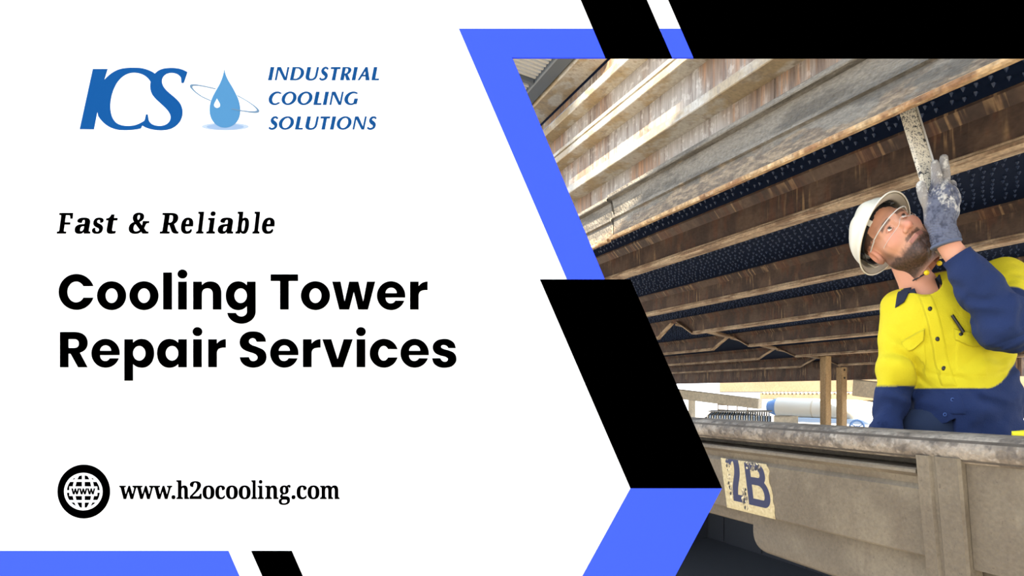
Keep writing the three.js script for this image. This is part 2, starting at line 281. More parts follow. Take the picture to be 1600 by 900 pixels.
{ // number sticker
  const c = document.createElement('canvas'); c.width = 540; c.height = 420; const g = c.getContext('2d');
  g.fillStyle = '#b3a37a'; g.fillRect(0, 0, 540, 420);
  for (let i = 0; i < 2600; i++) { g.fillStyle = `rgba(${rnd() < 0.5 ? '214,202,162' : '132,112,76'},${0.05 + rnd() * 0.14})`; g.beginPath(); g.arc(rnd() * 540, rnd() * 420, 2 + rnd() * 9, 0, 7); g.fill(); }
  g.strokeStyle = '#1b2144'; g.lineCap = 'butt'; g.lineJoin = 'miter';
  g.lineWidth = 62; g.beginPath(); g.moveTo(84, 40); g.bezierCurveTo(110, -40, 186, -40, 182, 60); g.bezierCurveTo(180, 160, 132, 180, 128, 310); g.stroke();
  g.fillStyle = '#1b2144'; g.fillRect(97, 286, 138, 60);
  g.fillRect(272, 8, 58, 340); g.lineWidth = 58;
  g.beginPath(); g.moveTo(300, 32); g.lineTo(400, 32); g.bezierCurveTo(470, 36, 470, 142, 410, 146); g.lineTo(320, 148); g.stroke();
  g.beginPath(); g.moveTo(320, 150); g.lineTo(392, 150); g.bezierCurveTo(496, 152, 506, 319, 434, 319); g.lineTo(300, 319); g.stroke();
  for (let i = 0; i < 150; i++) { g.fillStyle = ['#6b6252', '#8d8068', '#1b1a1c', '#c9bc98'][i % 4]; g.beginPath(); const k = i % 3, x = k === 0 ? 60 + rnd() * 40 : k === 1 ? 200 + rnd() * 60 : 290 + rnd() * 150, y = k === 0 ? rnd() * 320 : k === 1 ? 230 + rnd() * 180 : rnd() * 60; g.ellipse(x, y, 2 + rnd() * 9, 3 + rnd() * 15, rnd() * 0.6, 0, 7); g.fill(); }
  const t = new THREE.CanvasTexture(c); t.colorSpace = THREE.SRGBColorSpace;
  const N = 24, pos = [], uv = [], idx = [], at = (u, v, o) => { const y = lerp(1.069, 1.258, v), x = lerp(-1.702, -1.432, u) + (u > 0.96 ? -0.008 * n3(v * 9, 2, 1) * (1 + v) : 0) + (v > 0.7 && u > 0.9 ? -0.02 * (v - 0.7) : 0); return [x, y, slope(y) + o]; };
  for (let j = 0; j <= N; j++) for (let i = 0; i <= N; i++) { const r = i === 0 || j === 0 || i === N || j === N; pos.push(...at(i / N, j / N, r ? 0.0004 : 0.0022)); uv.push(i / N, j / N); }
  for (let j = 0; j < N; j++) for (let i = 0; i < N; i++) { const a = j * (N + 1) + i; idx.push(a, a + 1, a + N + 1, a + 1, a + N + 2, a + N + 1); }
  const geo = new THREE.BufferGeometry(); geo.setAttribute('position', new THREE.Float32BufferAttribute(pos, 3)); geo.setAttribute('uv', new THREE.Float32BufferAttribute(uv, 2)); geo.setIndex(idx); geo.computeVertexNormals();
  thing('number_sticker', geo, mat({ map: t, roughness: 0.6 }), 'worn cream sticker reading 2B in navy on the basin wall', 'sticker');
}
{ // yellow tool tray clipped on the rim
  const t = group('yellow_tray', 'yellow plastic tray with a metal wing bolt resting behind the basin rim', 'tray', [-0.455, 1.383, -1.4485]);
  mesh('tray', box(-0.22, 0.1, 0, 0.022, -0.1, 0.02, 0.006), mat({ color: 0xe8d800, roughness: 0.45 }), t);
  mesh('wing_bolt', merge([cyl(V(-0.16, 0.022, -0.03), V(-0.16, 0.034, -0.03), 0.007), box(-0.172, -0.148, 0.034, 0.042, -0.034, -0.026, 0.002)]), M.steel, t);
}

// ---------------------------------------------------------------- beyond the tower
thing('far_beam', box(-17, -4, 1.755, 2.165, -9.0, -8.8, 0.02), M.web, 'dark brown stained deep beam closing the far side of the tower', 'beam');
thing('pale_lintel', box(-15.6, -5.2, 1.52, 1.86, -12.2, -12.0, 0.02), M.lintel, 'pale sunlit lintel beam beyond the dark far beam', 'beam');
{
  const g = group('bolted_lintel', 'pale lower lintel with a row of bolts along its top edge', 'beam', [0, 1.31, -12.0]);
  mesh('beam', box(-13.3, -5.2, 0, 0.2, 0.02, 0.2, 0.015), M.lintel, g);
  const bolt = new THREE.SphereGeometry(0.03, 8, 6);
  for (let i = 0; i < 46; i++) mesh('bolt', bolt, M.white, g).position.set(-13.1 + i * 0.16, 0.19, 0.2);
}
for (const [x, z, w, y1, lab] of [[-6.914, -7.7, 0.15, 2.15, 'tan upright post without bolt holes beside the bolted post'], [-7.1, -8.35, 0.15, 1.98, 'tan upright post with two bolt heads near its top']]) {
  const p = group('upright_post', lab, 'post', [x, 0, z], 0, 'pair of tan posts behind the rim');
  mesh('post', box(-w / 2, w / 2, 0, y1, -w / 2, w / 2, 0.012), M.tan, p);
  if (y1 < 2.1) for (const y of [1.93, 1.78]) mesh('bolt', new THREE.SphereGeometry(0.022, 10, 8), M.bolt, p).position.set(w / 2, y, 0.01);
}
{
  const A = V(-6.9, 1.6, -8.5), B = V(-5.0, 1.42, -8.3);
  thing('haunched_beam', bar(A, B, 0.16, 0.3), M.pale, 'pale haunched beam sloping down to a short post by the worker', 'beam');
  thing('short_post', box(-6.42, -6.3, 0, 1.36, -8.55, -8.43, 0.01), M.pale, 'short pale post under the haunched beam', 'post');
}
{ // pieces of the yard seen under the tower
  const dir = (px, D) => { const u = (px - 1150) / 900; return V((-CA + u * SA) * D, 0, (-SA - u * CA) * D); }, hy = (py, D) => EYE + (614 - py) / 900 * D;
  const p3 = (px, py, D) => { const v = dir(px, D); v.y = hy(py, D); return v; };
  thing('inclined_beam', bar(p3(1040, 613, 15), p3(1188, 631, 13.5), 0.2, 0.24), M.pale, 'pale inclined beam sloping down across the bright yard', 'beam');
  { const a = p3(1081, 620, 14.9); thing('slim_post', box(a.x - 0.07, a.x + 0.07, 0, a.y, a.z - 0.07, a.z + 0.07, 0.01), M.pale, 'slim pale post under the inclined beam', 'post'); }
  { const r = group('guard_rail', 'thin white guard rail in the yard above the stacked sheets', 'railing'), D = 14;
    for (const px of [1122, 1137, 1152, 1168]) { const a = p3(px, 645, D), c = p3(px, 631, D); mesh('rail_post', cyl(V(a.x, 0, a.z), c, 0.014), M.tan, r); }
    mesh('rail', cyl(p3(1121, 640, D), p3(1180, 644, D), 0.012), M.tan, r); mesh('rail', cyl(p3(1121, 632, D), p3(1180, 636, D), 0.012), M.tan, r); }
  { // stacked fill sheets on a trestle
    const c = p3(1150, 650, 9), f = group('sheet_stack', 'stack of pale blue corrugated fill sheets lying in the yard', 'sheets', [c.x, 0, c.z], Math.atan2(CA, SA) - 0.06);
    mesh('trestle', box(-0.5, 0.6, 0, 0.99, -0.5, 0.3, 0.02), M.white, f);
    for (let i = 0; i < 26; i++) { const x = -0.42 + i * 0.037; const g = along([[0.32, 1.04], [0.32, 1.16], [-0.4, 1.2], [-0.4, 1.04]], x, x + 0.018); mesh('sheet', g, i % 2 ? M.paleBlue : M.white, f); }
    mesh('sheet_core', box(-0.46, 0.55, 0.991, 1.13, -0.42, 0.29, 0.005), M.steel, f);
    mesh('top_sheet', box(-0.44, 0.56, 1.201, 1.216, -0.5, -0.05, 0.004), M.grate, f);
  }
  { const a = p3(1228, 656, 8.4); thing('grey_offcut', box(a.x - 0.17, a.x + 0.17, a.y - 0.07, a.y + 0.06, a.z - 0.1, a.z + 0.1, 0.02), M.pale, 'beige offcut board lying beside the sheet stack', 'board');
    thing('work_bench', box(a.x - 0.2, a.x + 0.9, 0, a.y - 0.072, a.z - 0.4, a.z + 0.3, 0.02), M.paleBlue, 'pale blue bench carrying the beige offcut board', 'bench'); }
  { const D = 16, a = p3(1216, 636, D), c = p3(1385, 642, D - 1.5), k = group('lagged_pipe', 'large cream lagged pipe with blue flanged end in the yard', 'pipe');
    mesh('lagging', cyl(a, c, 0.26, 0.26, 28), M.white, k);
    const d = c.clone().sub(a).normalize(); mesh('blue_flange', cyl(a.clone().addScaledVector(d, -0.3), a.clone(), 0.16, 0.26, 28), M.blue, k);
    for (const t of [0.35, 0.45, 0.78]) { const q = a.clone().lerp(c, t); mesh('strap', cyl(q, q.clone().addScaledVector(d, 0.04), 0.268, 0.268, 28), M.pale, k); }
    const s = p3(1216, 654, D), e = p3(1385, 660, D - 1.5); thing('blue_trough', bar(s, e, 0.5, 0.12), M.paleBlue, 'pale blue pipe trough under the lagged pipe', 'trough');
    for (const t of [0.1, 0.9]) { const q = s.clone().lerp(e, t); thing('trough_stand', box(q.x - 0.08, q.x + 0.08, 0, q.y - 0.06, q.z - 0.08, q.z + 0.08, 0.01), M.blue, t < 0.5 ? 'blue stand under the flanged end of the trough' : 'blue stand under the plain end of the trough', 'stand'); } }
  { const a = p3(1339, 668, 12), h = group('hand_wheel', 'blue valve hand wheel in the yard beside the tan posts', 'wheel', [a.x, a.y, a.z], Math.atan2(CA, SA));
    mesh('ring', new THREE.TorusGeometry(0.15, 0.022, 8, 32), M.blue, h); mesh('stem', cyl(V(0, -a.y, -0.05), V(0, 0, -0.05), 0.03), M.steel, h); for (let i = 0; i < 3; i++) mesh('spoke', cyl(V(0, 0, 0), V(0.15 * Math.cos(i * 2.09 + 0.5), 0.15 * Math.sin(i * 2.09 + 0.5), 0), 0.012), M.blue, h); mesh('hub', new THREE.SphereGeometry(0.04, 12, 8), M.blue, h); }
}

// ---------------------------------------------------------------- added slotted wall on the sun's side, unseen behind the viewer: its slot shapes the sun patch on the casing
{
  const w = group('sun_slot_wall', 'added unseen grey wall on columns with a narrow slot that shapes the sun patch', 'wall', [3.0, 0, 0]);
  mesh('wall_panel', box(0, 0.06, 2.3, 6.8, -2.3, 0.22, 0.01), M.cell, w); mesh('wall_panel', box(0, 0.06, 2.3, 6.8, 0.57, 2.3, 0.01), M.cell, w);
  mesh('sill', box(0, 0.06, 2.3, 4.78, 0.222, 0.568, 0.01), M.cell, w); mesh('head', box(0, 0.06, 5.75, 6.8, 0.222, 0.568, 0.01), M.cell, w);
  for (const z of [-2.2, 0.45, 2.2]) mesh('column', box(-0.05, 0.1, 0, 2.3, z - 0.08, z + 0.08, 0.01), M.tan, w);
}

// ---------------------------------------------------------------- the printed site board with its shaped opening
const FACING = Math.atan2(CA, SA), BOARD_AT = 1.1, K = BOARD_AT / 900;   // artwork units of the board, 1 unit = K metres
{
  const board = group('site_board', 'white company site board with blue and black bands and a shaped opening', 'sign board', [-CA * BOARD_AT, 0, -SA * BOARD_AT], FACING);
  const flat = (o) => new THREE.MeshPhysicalMaterial({ roughness: 1, specularIntensity: 0, ...o });
  const W = flat({ color: 0xf4f4f4 }), BLUE = flat({ color: new THREE.Color().setRGB(0.037, 0.0745, 0.80) }), BLACK = flat({ color: 0x000000 }), LOGO = flat({ color: new THREE.Color().setRGB(0.0055, 0.055, 0.186) }), TYPE = flat({ color: new THREE.Color().setRGB(0.0055, 0.048, 0.154) });
  const X = (px) => (px - 1150) * K, Y = (py) => EYE + (614 - py) * K;
  const toShape = (pts, holes = []) => { const s = new THREE.Shape(pts.map(([x, y]) => new THREE.Vector2(X(x), Y(y)))); s.holes = holes.map((h) => new THREE.Path(h.map(([x, y]) => new THREE.Vector2(X(x), Y(y))))); return s; };
  const slab = (list, z0, z1, fat = 0) => { const g = merge(list.map(([p, h]) => new THREE.ExtrudeGeometry(toShape(p, h), fat ? { depth: z1 - z0, bevelEnabled: true, bevelThickness: 0.0001, bevelSize: fat * K, bevelSegments: 1 } : { depth: z1 - z0, bevelEnabled: false }))); g.translate(0, 0, z0); return g; };
  const put = (name, list, m, parent = board, z0 = 0, z1 = 0.0006, fat = 0) => mesh(name, slab(list, z0, z1, fat), m, parent);
  const R = (x0, x1, y0, y1) => [[[x0, y0], [x1, y0], [x1, y1], [x0, y1]]];
  const arc = (cx, cy, rx, ry, a0 = 0, a1 = 360, n = 40) => { const p = []; const full = Math.abs(a1 - a0) === 360; for (let i = 0; i < n + (full ? 0 : 1); i++) { const a = (a0 + (a1 - a0) * i / n) * Math.PI / 180; p.push([cx + rx * Math.cos(a), cy - ry * Math.sin(a)]); } return p; };
  const ring = (cx, cy, rx, ry, ix, iy, icx = cx, icy = cy) => [arc(cx, cy, rx, ry), [arc(icx, icy, ix, iy)]];
  const bez = (...b) => { const out = []; for (let i = 0; i + 3 < b.length; i += 3) for (let k = 0; k < 10; k++) { const t = k / 10, u = 1 - t; out.push([0, 1].map((c) => u * u * u * b[i][c] + 3 * u * u * t * b[i + 1][c] + 3 * u * t * t * b[i + 2][c] + t * t * t * b[i + 3][c])); } out.push(b[b.length - 1]); return out; };
  const curve = (pts, n = 6) => { const c = new THREE.CatmullRomCurve3(pts.map(([x, y]) => V(x, y, 0)), false, 'centripetal'); return c.getPoints(pts.length * n).map((p) => [p.x, p.y]); };

  put('panel', [[[[-60, -50], [1680, -50], [1680, 60], [760, 60], [905, 420], [905, 450], [960, 450], [1095, 763], [1000, 945], [-60, 945]]]], W, board, -0.0036, 0);
  const band = (name, p, m) => put(name, [[p]], m, board, -0.004, 0.0006);
  band('blue_band', [[717, 45], [926.7, 45], [945.5, 90], [800, 90], [945, 437], [886, 437]], BLUE);
  band('blue_band', [[1030.6, 45], [1063.6, 45], [1083.2, 90], [1050, 90]], BLUE);
  band('blue_band', [[985, 763], [1128, 763], [1031, 945], [885, 945]], BLUE);
  band('blue_band', [[-60, 860.5], [357, 860.5], [394, 945], [-60, 945]], BLUE);
  band('black_band', [[886, -50], [989, -50], [1050, 90], [945.5, 90]], BLACK);
  band('black_band', [[1022, -50], [1680, -50], [1680, 90], [1083.2, 90]], BLACK);
  band('black_band', [[843.5, 436.5], [985, 436.5], [1128, 763], [985, 763]], BLACK);
  band('black_band', [[392.5, 860.5], [456, 860.5], [493, 945], [430, 945]], BLACK);
  for (const px of [40, 600]) { const x = X(px); mesh('leg', box(x - 0.03, x + 0.03, 0, Y(0), -0.065, -0.0045, 0.004), M.steel, board); mesh('foot', box(x - 0.05, x + 0.05, 0, 0.03, -0.4, 0.3, 0.006), M.steel, board); }
  for (const py of [30, 910]) mesh('back_rail', box(X(-50), X(py < 100 ? 1670 : 880), Y(py) - 0.025, Y(py) + 0.025, -0.09, -0.066, 0.004), M.steel, board);

  // headline, traced letter by letter in fifths of a unit
  const H5 = (ox, parts) => parts.map(([p, h]) => [p.map(([x, y]) => [ox + x / 5, 410 + y / 5]), (h ?? []).map((q) => q.map(([x, y]) => [ox + x / 5, 410 + y / 5]))]);
  const G = {
    C: [[[...arc(199, 231, 139, 141, 18.6, 341.8), ...arc(196, 231, 69, 81, 327, 33)]]],
    o: (cx) => [ring(cx, 260, 113.5, 113.5, 47.5, 57)],
    l: [R(876, 944, 78, 369)],
    i: (x0, dy, w = 67) => [R(x0, x0 + w, 150 + dy, 369 + dy), [arc(x0 + w / 2, 91 + dy, 38, 36)]],
    n: [[[[1110, 150], [1178, 150], [1178, 180], ...bez([1178, 180], [1194, 158], [1218, 148], [1245, 148], [1298, 148], [1330, 184], [1330, 240]), [1330, 369], [1264, 369], [1264, 248], ...bez([1264, 248], [1264, 219], [1248, 203], [1221, 203], [1194, 203], [1178, 219], [1178, 248]), [1178, 369], [1110, 369]]]],
    g: [[[...bez([1530, 180], [1515, 160], [1492, 147], [1462, 147], [1406, 147], [1365, 194], [1365, 260], [1365, 327], [1406, 374], [1460, 374], [1492, 374], [1516, 359], [1530, 340]), [1560, 300], [1560, 200]], [arc(1481, 260, 49.5, 57)]], R(1530, 1598, 150, 384), [[...arc(1487, 384, 111, 96, 0, -174), ...arc(1487, 384, 44, 38, -164, 0)]]],
    T: [R(115, 329, 93, 146), R(189, 256, 140, 369)],
    w: [[[[596, 150], [661, 150], [693, 308], [729, 150], [800, 150], [838, 308], [868, 150], [932, 150], [875, 369], [799, 369], [765, 228], [729, 369], [652, 369]]]],
    e: (cx, dy) => [[[[cx + 110, 275 + dy], ...arc(cx, 260 + dy, 110.5, 113.5, 0, 340, 50), [cx + 34, 298 + dy], ...bez([cx + 34, 298 + dy], [cx + 26, 312 + dy], [cx + 14, 320 + dy], [cx - 2, 320 + dy], [cx - 26, 320 + dy], [cx - 42, 304 + dy], [cx - 44, 275 + dy])], [[...arc(cx, 240 + dy, 44, 42, 0, 180, 20)]]]],
    r: (x0, dy) => [R(x0, x0 + 67, 150 + dy, 369 + dy), [[[x0 + 60, 186 + dy], [x0 + 67, 186 + dy], ...bez([x0 + 67, 186 + dy], [x0 + 82, 164 + dy], [x0 + 104, 150 + dy], [x0 + 137, 149 + dy]), [x0 + 137, 217 + dy], [x0 + 118, 217 + dy], ...bez([x0 + 118, 217 + dy], [x0 + 82, 218 + dy], [x0 + 67, 232 + dy], [x0 + 67, 262 + dy]), [x0 + 60, 262 + dy]]]],
    Rr: [[[[70, 543], [184, 543], ...bez([184, 543], [248, 543], [286, 577], [286, 630], [286, 666], [264, 694], [225, 706]), [286, 820], [212, 820], [153, 714], [136, 714], [136, 820], [70, 820]], [[[136, 600], [180, 600], ...bez([180, 600], [206, 600], [218, 613], [218, 634], [218, 656], [206, 668], [180, 668]), [136, 668]]]]],
    p: [[[...bez([640, 630], [655, 610], [678, 597], [710, 597], [764, 597], [805, 643], [805, 710], [805, 777], [764, 824], [710, 824], [678, 824], [655, 811], [640, 792]), [600, 750], [600, 660]], [arc(689, 710, 49.5, 57)]], R(573, 640, 600, 925)],
    a: [[[...bez([994, 630], [979, 610], [956, 597], [924, 597], [869, 597], [828, 643], [828, 710], [828, 777], [869, 824], [922, 824], [956, 824], [979, 811], [994, 792]), [1030, 750], [1030, 660]], [arc(945, 710, 50, 57)]], R(994, 1060, 600, 820)],
    v: [[[[519, 600], [589, 600], [638, 757], [686, 600], [757, 600], [681, 820], [594, 820]]]],
    c: [[[...arc(1000, 710, 111, 113.5, 16, 344), ...arc(998, 710, 41.5, 57.5, 326, 34)]]],
  };
  const S1 = [[588, 310], [574, 240], [530, 168], [455, 118], [330, 98], [205, 118], [115, 180], [66, 270], [70, 380], [130, 460], [230, 508], [330, 540], [395, 575], [422, 622], [400, 672], [332, 696], [275, 676], [243, 616]];
  const S2 = [[60, 618], [85, 700], [140, 768], [220, 812], [335, 832], [460, 806], [550, 745], [592, 665], [592, 560], [548, 482], [470, 436], [380, 400], [300, 370], [250, 325], [248, 280], [290, 242], [322, 236], [365, 250], [404, 310]];
  const bigS = [[[...curve(S1), ...curve(S2)].map(([x, y]) => [370 + x / 12.86, 510 + y / 12.86])]];
  const s1 = [[1562, 670], [1548, 630], [1512, 604], [1474, 597], [1420, 607], [1388, 636], [1382, 674], [1400, 708], [1440, 728], [1480, 738], [1500, 754], [1494, 770], [1474, 776], [1452, 766], [1440, 748]];
  const s2 = [[1375, 748], [1390, 790], [1430, 818], [1478, 824], [1530, 812], [1562, 778], [1565, 740], [1548, 708], [1510, 688], [1466, 676], [1446, 662], [1450, 650], [1472, 646], [1494, 656], [1503, 670]];
  const litS = H5(400, [[[...curve(s1), ...curve(s2)]]]);
  const line = (name, label, letters, m, fat = 0) => { const g = new THREE.Group(); g.name = name; g.userData.label = label; board.add(g); for (const l of letters) put('letter', l, m, g, 0, 0.0006, fat); };
  line('headline_text', 'bold black words Cooling Tower', [H5(80, G.C), H5(80, G.o(473)), H5(80, G.o(726)), H5(80, G.l), H5(80, G.i(993, 0)), H5(80, G.n), H5(80, G.g), H5(400, G.T), H5(400, G.o(465)), H5(400, G.w), H5(400, G.e(1056, 0)), H5(400, G.r(1204, 0))], BLACK);
  line('headline_text', 'bold black words Repair Services', [H5(80, G.Rr), H5(80, G.e(426, 450)), H5(80, G.p), H5(80, G.a), H5(80, G.i(1110, 450)), H5(80, G.r(1228, 450)), bigS, H5(400, G.e(222, 450)), H5(400, G.r(368, 450)), H5(400, G.v), H5(400, G.i(787, 450)), H5(400, G.c), H5(400, G.e(1240, 450)), litS], BLACK);

  // serif lines
  const serif = await new FontLoader().loadAsync('fonts/droid/droid_serif_bold.typeface.json');
  const glyph = (font, ch, size, shear) => font.generateShapes(ch, size).map((s) => { const e = s.extractPoints(6), f = (p) => [p.x + shear * p.y, -p.y]; return [e.shape.map(f), e.holes.map((h) => h.map(f))]; });
  const bounds = (parts) => { let a = 1e9, b = -1e9; for (const [p] of parts) for (const [x] of p) { a = Math.min(a, x); b = Math.max(b, x); } return [a, b]; };
  const fit = (parts, x0, x1, base) => { const [a, b] = bounds(parts), k = (x1 - x0) / (b - a), f = ([x, y]) => [x0 + (x - a) * k, base + y]; return parts.map(([p, h]) => [p.map(f), h.map((q) => q.map(f))]); };
  const fast = [['F', 89.5, 114], ['a', 117.6, 140.8], ['s', 144.6, 161.5], ['t', 166.6, 183.5], ['&', 202, 233], ['R', 250.3, 278.5], ['e', 283.6, 301.6], ['l', 307, 318.5], ['i', 323, 336.5], ['a', 341, 364], ['b', 368.5, 388.7], ['l', 395, 406], ['e', 410, 428.8]];
  line('tagline_text', 'black italic serif words Fast and Reliable', fast.map(([ch, a, b]) => fit(glyph(serif, ch, 31.6, 0.16), a, b, 364.6)), BLACK, 0.55);
  const url = 'www.h2ocooling.com', ux = [[187, 215], [213, 241], [240, 269], [268.5, 274], [276, 295.5], [297, 315], [317, 335], [337, 351.5], [353.5, 371.5], [373.5, 391.5], [393, 401.5], [403, 412], [414.5, 435], [436, 454], [456, 461.5], [464, 479], [481, 499], [500.5, 530.5]];
  line('web_address_text', 'black serif web address', [...url].map((ch, i) => fit(glyph(serif, ch, 27.6, 0), ux[i][0], ux[i][1], 779.6)), BLACK, 0.25);

  // company name in flared italic capitals, drawn upright and then slanted
  const stroke = (pts, w) => { const c = new THREE.CatmullRomCurve3(pts.map(([x, y]) => V(x, y, 0)), false, 'centripetal'), l = [], r = []; for (let i = 0; i <= 28; i++) { const t = i / 28, p = c.getPoint(t), d = c.getTangent(t), k = w(t) / 2; l.push([p.x - d.y * k, p.y + d.x * k]); r.unshift([p.x + d.y * k, p.y - d.x * k]); } return [[...l, ...r]]; };
  const up = (p) => p;
  const O = (cx, rx) => { const o = arc(cx, 0, rx, 0.515).map(([x, y]) => [x, 0.5 - y]), i = arc(cx, 0, rx - 0.2, 0.42).map(([x, y]) => [x, 0.5 - y]); return [[o, [i]]]; };
  const box2 = (x0, x1, y0, y1) => [[[x0, y0], [x1, y0], [x1, y1], [x0, y1]]];
  const CAP = {
    I: [[[[0, 0], [0.25, 0], [0.235, 0.5], [0.25, 1], [0, 1], [0.015, 0.5]]]],
    N: [box2(0, 0.1, 0, 1), box2(0.78, 0.88, 0, 1), [[[0, 1], [0.24, 1], [0.88, 0], [0.7, 0]]]],
    D: [[[[0, 0], [0, 1], [0.38, 1], ...arc(0.38, 0, 0.52, 0.5, 90, -90, 24).map(([x, y]) => [x, 0.5 - y]), [0.38, 0]], [[[0.23, 0.1], [0.23, 0.9], [0.36, 0.9], ...arc(0.36, 0, 0.32, 0.4, 90, -90, 20).map(([x, y]) => [x, 0.5 - y]), [0.36, 0.1]]]]],
    U: [[[[0, 1], [0, 0.36], ...bez([0, 0.36], [0, 0.1], [0.12, -0.02], [0.4, -0.02], [0.68, -0.02], [0.82, 0.12], [0.82, 0.4]), [0.82, 1], [0.7, 1], [0.7, 0.38], ...bez([0.7, 0.38], [0.7, 0.18], [0.6, 0.08], [0.44, 0.08], [0.3, 0.08], [0.23, 0.18], [0.23, 0.38]), [0.23, 1]]]],
    S: [stroke([[0.54, 0.86], [0.4, 0.96], [0.22, 0.93], [0.13, 0.77], [0.2, 0.62], [0.36, 0.5], [0.5, 0.36], [0.5, 0.16], [0.32, 0.04], [0.14, 0.05], [0.02, 0.14]], (t) => 0.11 + 0.15 * Math.exp(-((t - 0.48) ** 2) / 0.035))],
    T: [box2(0, 0.72, 0.88, 1), [[[0.25, 0], [0.49, 0], [0.475, 0.5], [0.48, 0.9], [0.26, 0.9], [0.265, 0.5]]]],
    R: [[[[0, 0], [0, 1], [0.32, 1], ...bez([0.32, 1], [0.6, 1], [0.68, 0.86], [0.66, 0.72], [0.64, 0.58], [0.54, 0.5], [0.44, 0.46]), [0.74, 0], [0.48, 0], [0.27, 0.42], [0.23, 0.42], [0.23, 0]], [[[0.23, 0.51], [0.23, 0.91], [0.3, 0.91], ...bez([0.3, 0.91], [0.42, 0.91], [0.46, 0.82], [0.45, 0.72], [0.44, 0.6], [0.38, 0.51], [0.28, 0.51])]]]],
    A: [[[[0, 0], [0.11, 0], [0.46, 0.86], [0.44, 1], [0.4, 1]]], [[[0.38, 1], [0.52, 1], [0.86, 0], [0.6, 0]]], box2(0.16, 0.66, 0.3, 0.39)],
    L: [[[[0, 0], [0.56, 0], [0.56, 0.1], [0.24, 0.1], [0.24, 1], [0, 1]]]],
    C: [[[...arc(0.46, 0, 0.46, 0.515, 48, 318).map(([x, y]) => [x, 0.5 - y]), ...arc(0.5, 0, 0.3, 0.42, 308, 60).map(([x, y]) => [x, 0.5 - y])]]],
    G: [[[...arc(0.46, 0, 0.46, 0.515, 48, 318).map(([x, y]) => [x, 0.5 - y]), ...arc(0.5, 0, 0.3, 0.42, 308, 60).map(([x, y]) => [x, 0.5 - y])]], box2(0.64, 0.84, 0.06, 0.46)],
    O: O(0.5, 0.5),
  };
  const cap = (ch, x0, x1, top, base) => { const h = base - top, parts = CAP[ch].map(([p, hs]) => { const f = ([x, y]) => [(x + 0.2 * y) * h, -y * h]; return [p.map(f), (hs ?? []).map((q) => q.map(f))]; }); return fit(parts, x0, x1, base); };
  const z3 = (list, t, b) => list.map(([ch, a, c]) => cap(ch, 410 + a / 7.5, 410 + c / 7.5, t, b));
  line('company_text', 'blue italic capitals INDUSTRIAL', z3([['I', 70, 138], ['N', 150, 313], ['D', 327, 487], ['U', 510, 662], ['S', 668, 775], ['T', 805, 915], ['R', 915, 1040], ['I', 1050, 1117], ['A', 1120, 1253], ['L', 1282, 1365]], 105.2, 125.2), TYPE, 0.4);
  line('company_text', 'blue italic capitals COOLING', z3([['C', 78, 225], ['O', 230, 398], ['O', 415, 585], ['L', 602, 690], ['I', 712, 778], ['N', 790, 950], ['G', 965, 1120]], 143.8, 163.6), TYPE, 0.4);
  line('company_text', 'blue italic capitals SOLUTIONS', z3([['S', 75, 185], ['O', 197, 368], ['L', 386, 472], ['U', 508, 660], ['T', 685, 793], ['I', 795, 862], ['O', 875, 1043], ['N', 1060, 1220], ['S', 1228, 1338]], 182.5, 202.2), TYPE, 0.4);

  // monogram: three joined letters, traced at 7.2 to the unit
  const T7 = (p) => p.map(([x, y]) => [115 + x / 7.2, 90 + y / 7.2]);
  const mono = new THREE.Group(); mono.name = 'monogram'; mono.userData.label = 'blue joined italic letters ICS'; board.add(mono);
  put('letter', [[T7([[218, 128], [384, 128], [346, 250], [270, 600], [230, 808], [70, 806]])]], LOGO, mono, 0, 0.0004);
  put('letter', [[T7([...bez([346, 255], [420, 170], [500, 122], [600, 118]), ...bez([600, 118], [660, 112], [720, 114], [770, 120]), ...bez([770, 120], [830, 132], [880, 152], [918, 182]), [960, 240], [875, 275], ...bez([868, 272], [830, 210], [770, 176], [690, 170], [560, 166], [470, 270], [430, 420]), ...bez([430, 420], [400, 540], [408, 660], [470, 724], [520, 772], [610, 776], [680, 764]), ...bez([680, 764], [730, 754], [765, 730], [800, 712]), [830, 760], [772, 766], ...bez([760, 796], [700, 814], [620, 820], [520, 816], [400, 800], [330, 740], [280, 660]), [268, 600], [250, 420]])]], LOGO, mono, 0, 0.0006);
  put('letter', [[T7([...bez([918, 182], [960, 136], [1010, 120], [1090, 118]), ...bez([1090, 118], [1170, 116], [1230, 130], [1282, 164]), [1240, 286], [1217, 288], ...bez([1212, 230], [1195, 195], [1150, 172], [1100, 172], [1040, 172], [985, 215], [994, 280]), ...bez([994, 280], [1010, 370], [1120, 420], [1180, 490]), ...bez([1180, 490], [1240, 560], [1240, 660], [1190, 730]), ...bez([1190, 730], [1130, 806], [1050, 822], [960, 818], [890, 814], [820, 800], [772, 762]), [805, 700], [818, 640], [836, 640], ...bez([842, 690], [850, 740], [900, 770], [975, 770], [1050, 770], [1110, 720], [1092, 650]), ...bez([1092, 650], [1060, 560], [950, 510], [890, 420]), ...bez([890, 420], [862, 370], [860, 320], [872, 272])])]], LOGO, mono, 0, 0.0008);

  // drop mark
  const T5 = (p) => p.map(([x, y]) => [110 + x / 5.161, 80 + y / 5.161]);
  const dropMark = new THREE.Group(); dropMark.name = 'drop_mark'; dropMark.userData.label = 'light blue water drop circled by a thin swoosh'; board.add(dropMark);
  put('puddle', [[T5(arc(1250, 608, 190, 31))]], flat({ color: new THREE.Color().setRGB(0.30, 0.36, 0.43) }), dropMark, 0, 0.0003);
  put('puddle', [[T5(arc(1250, 610, 150, 24))]], flat({ color: new THREE.Color().setRGB(0.20, 0.28, 0.40) }), dropMark, 0, 0.0004);
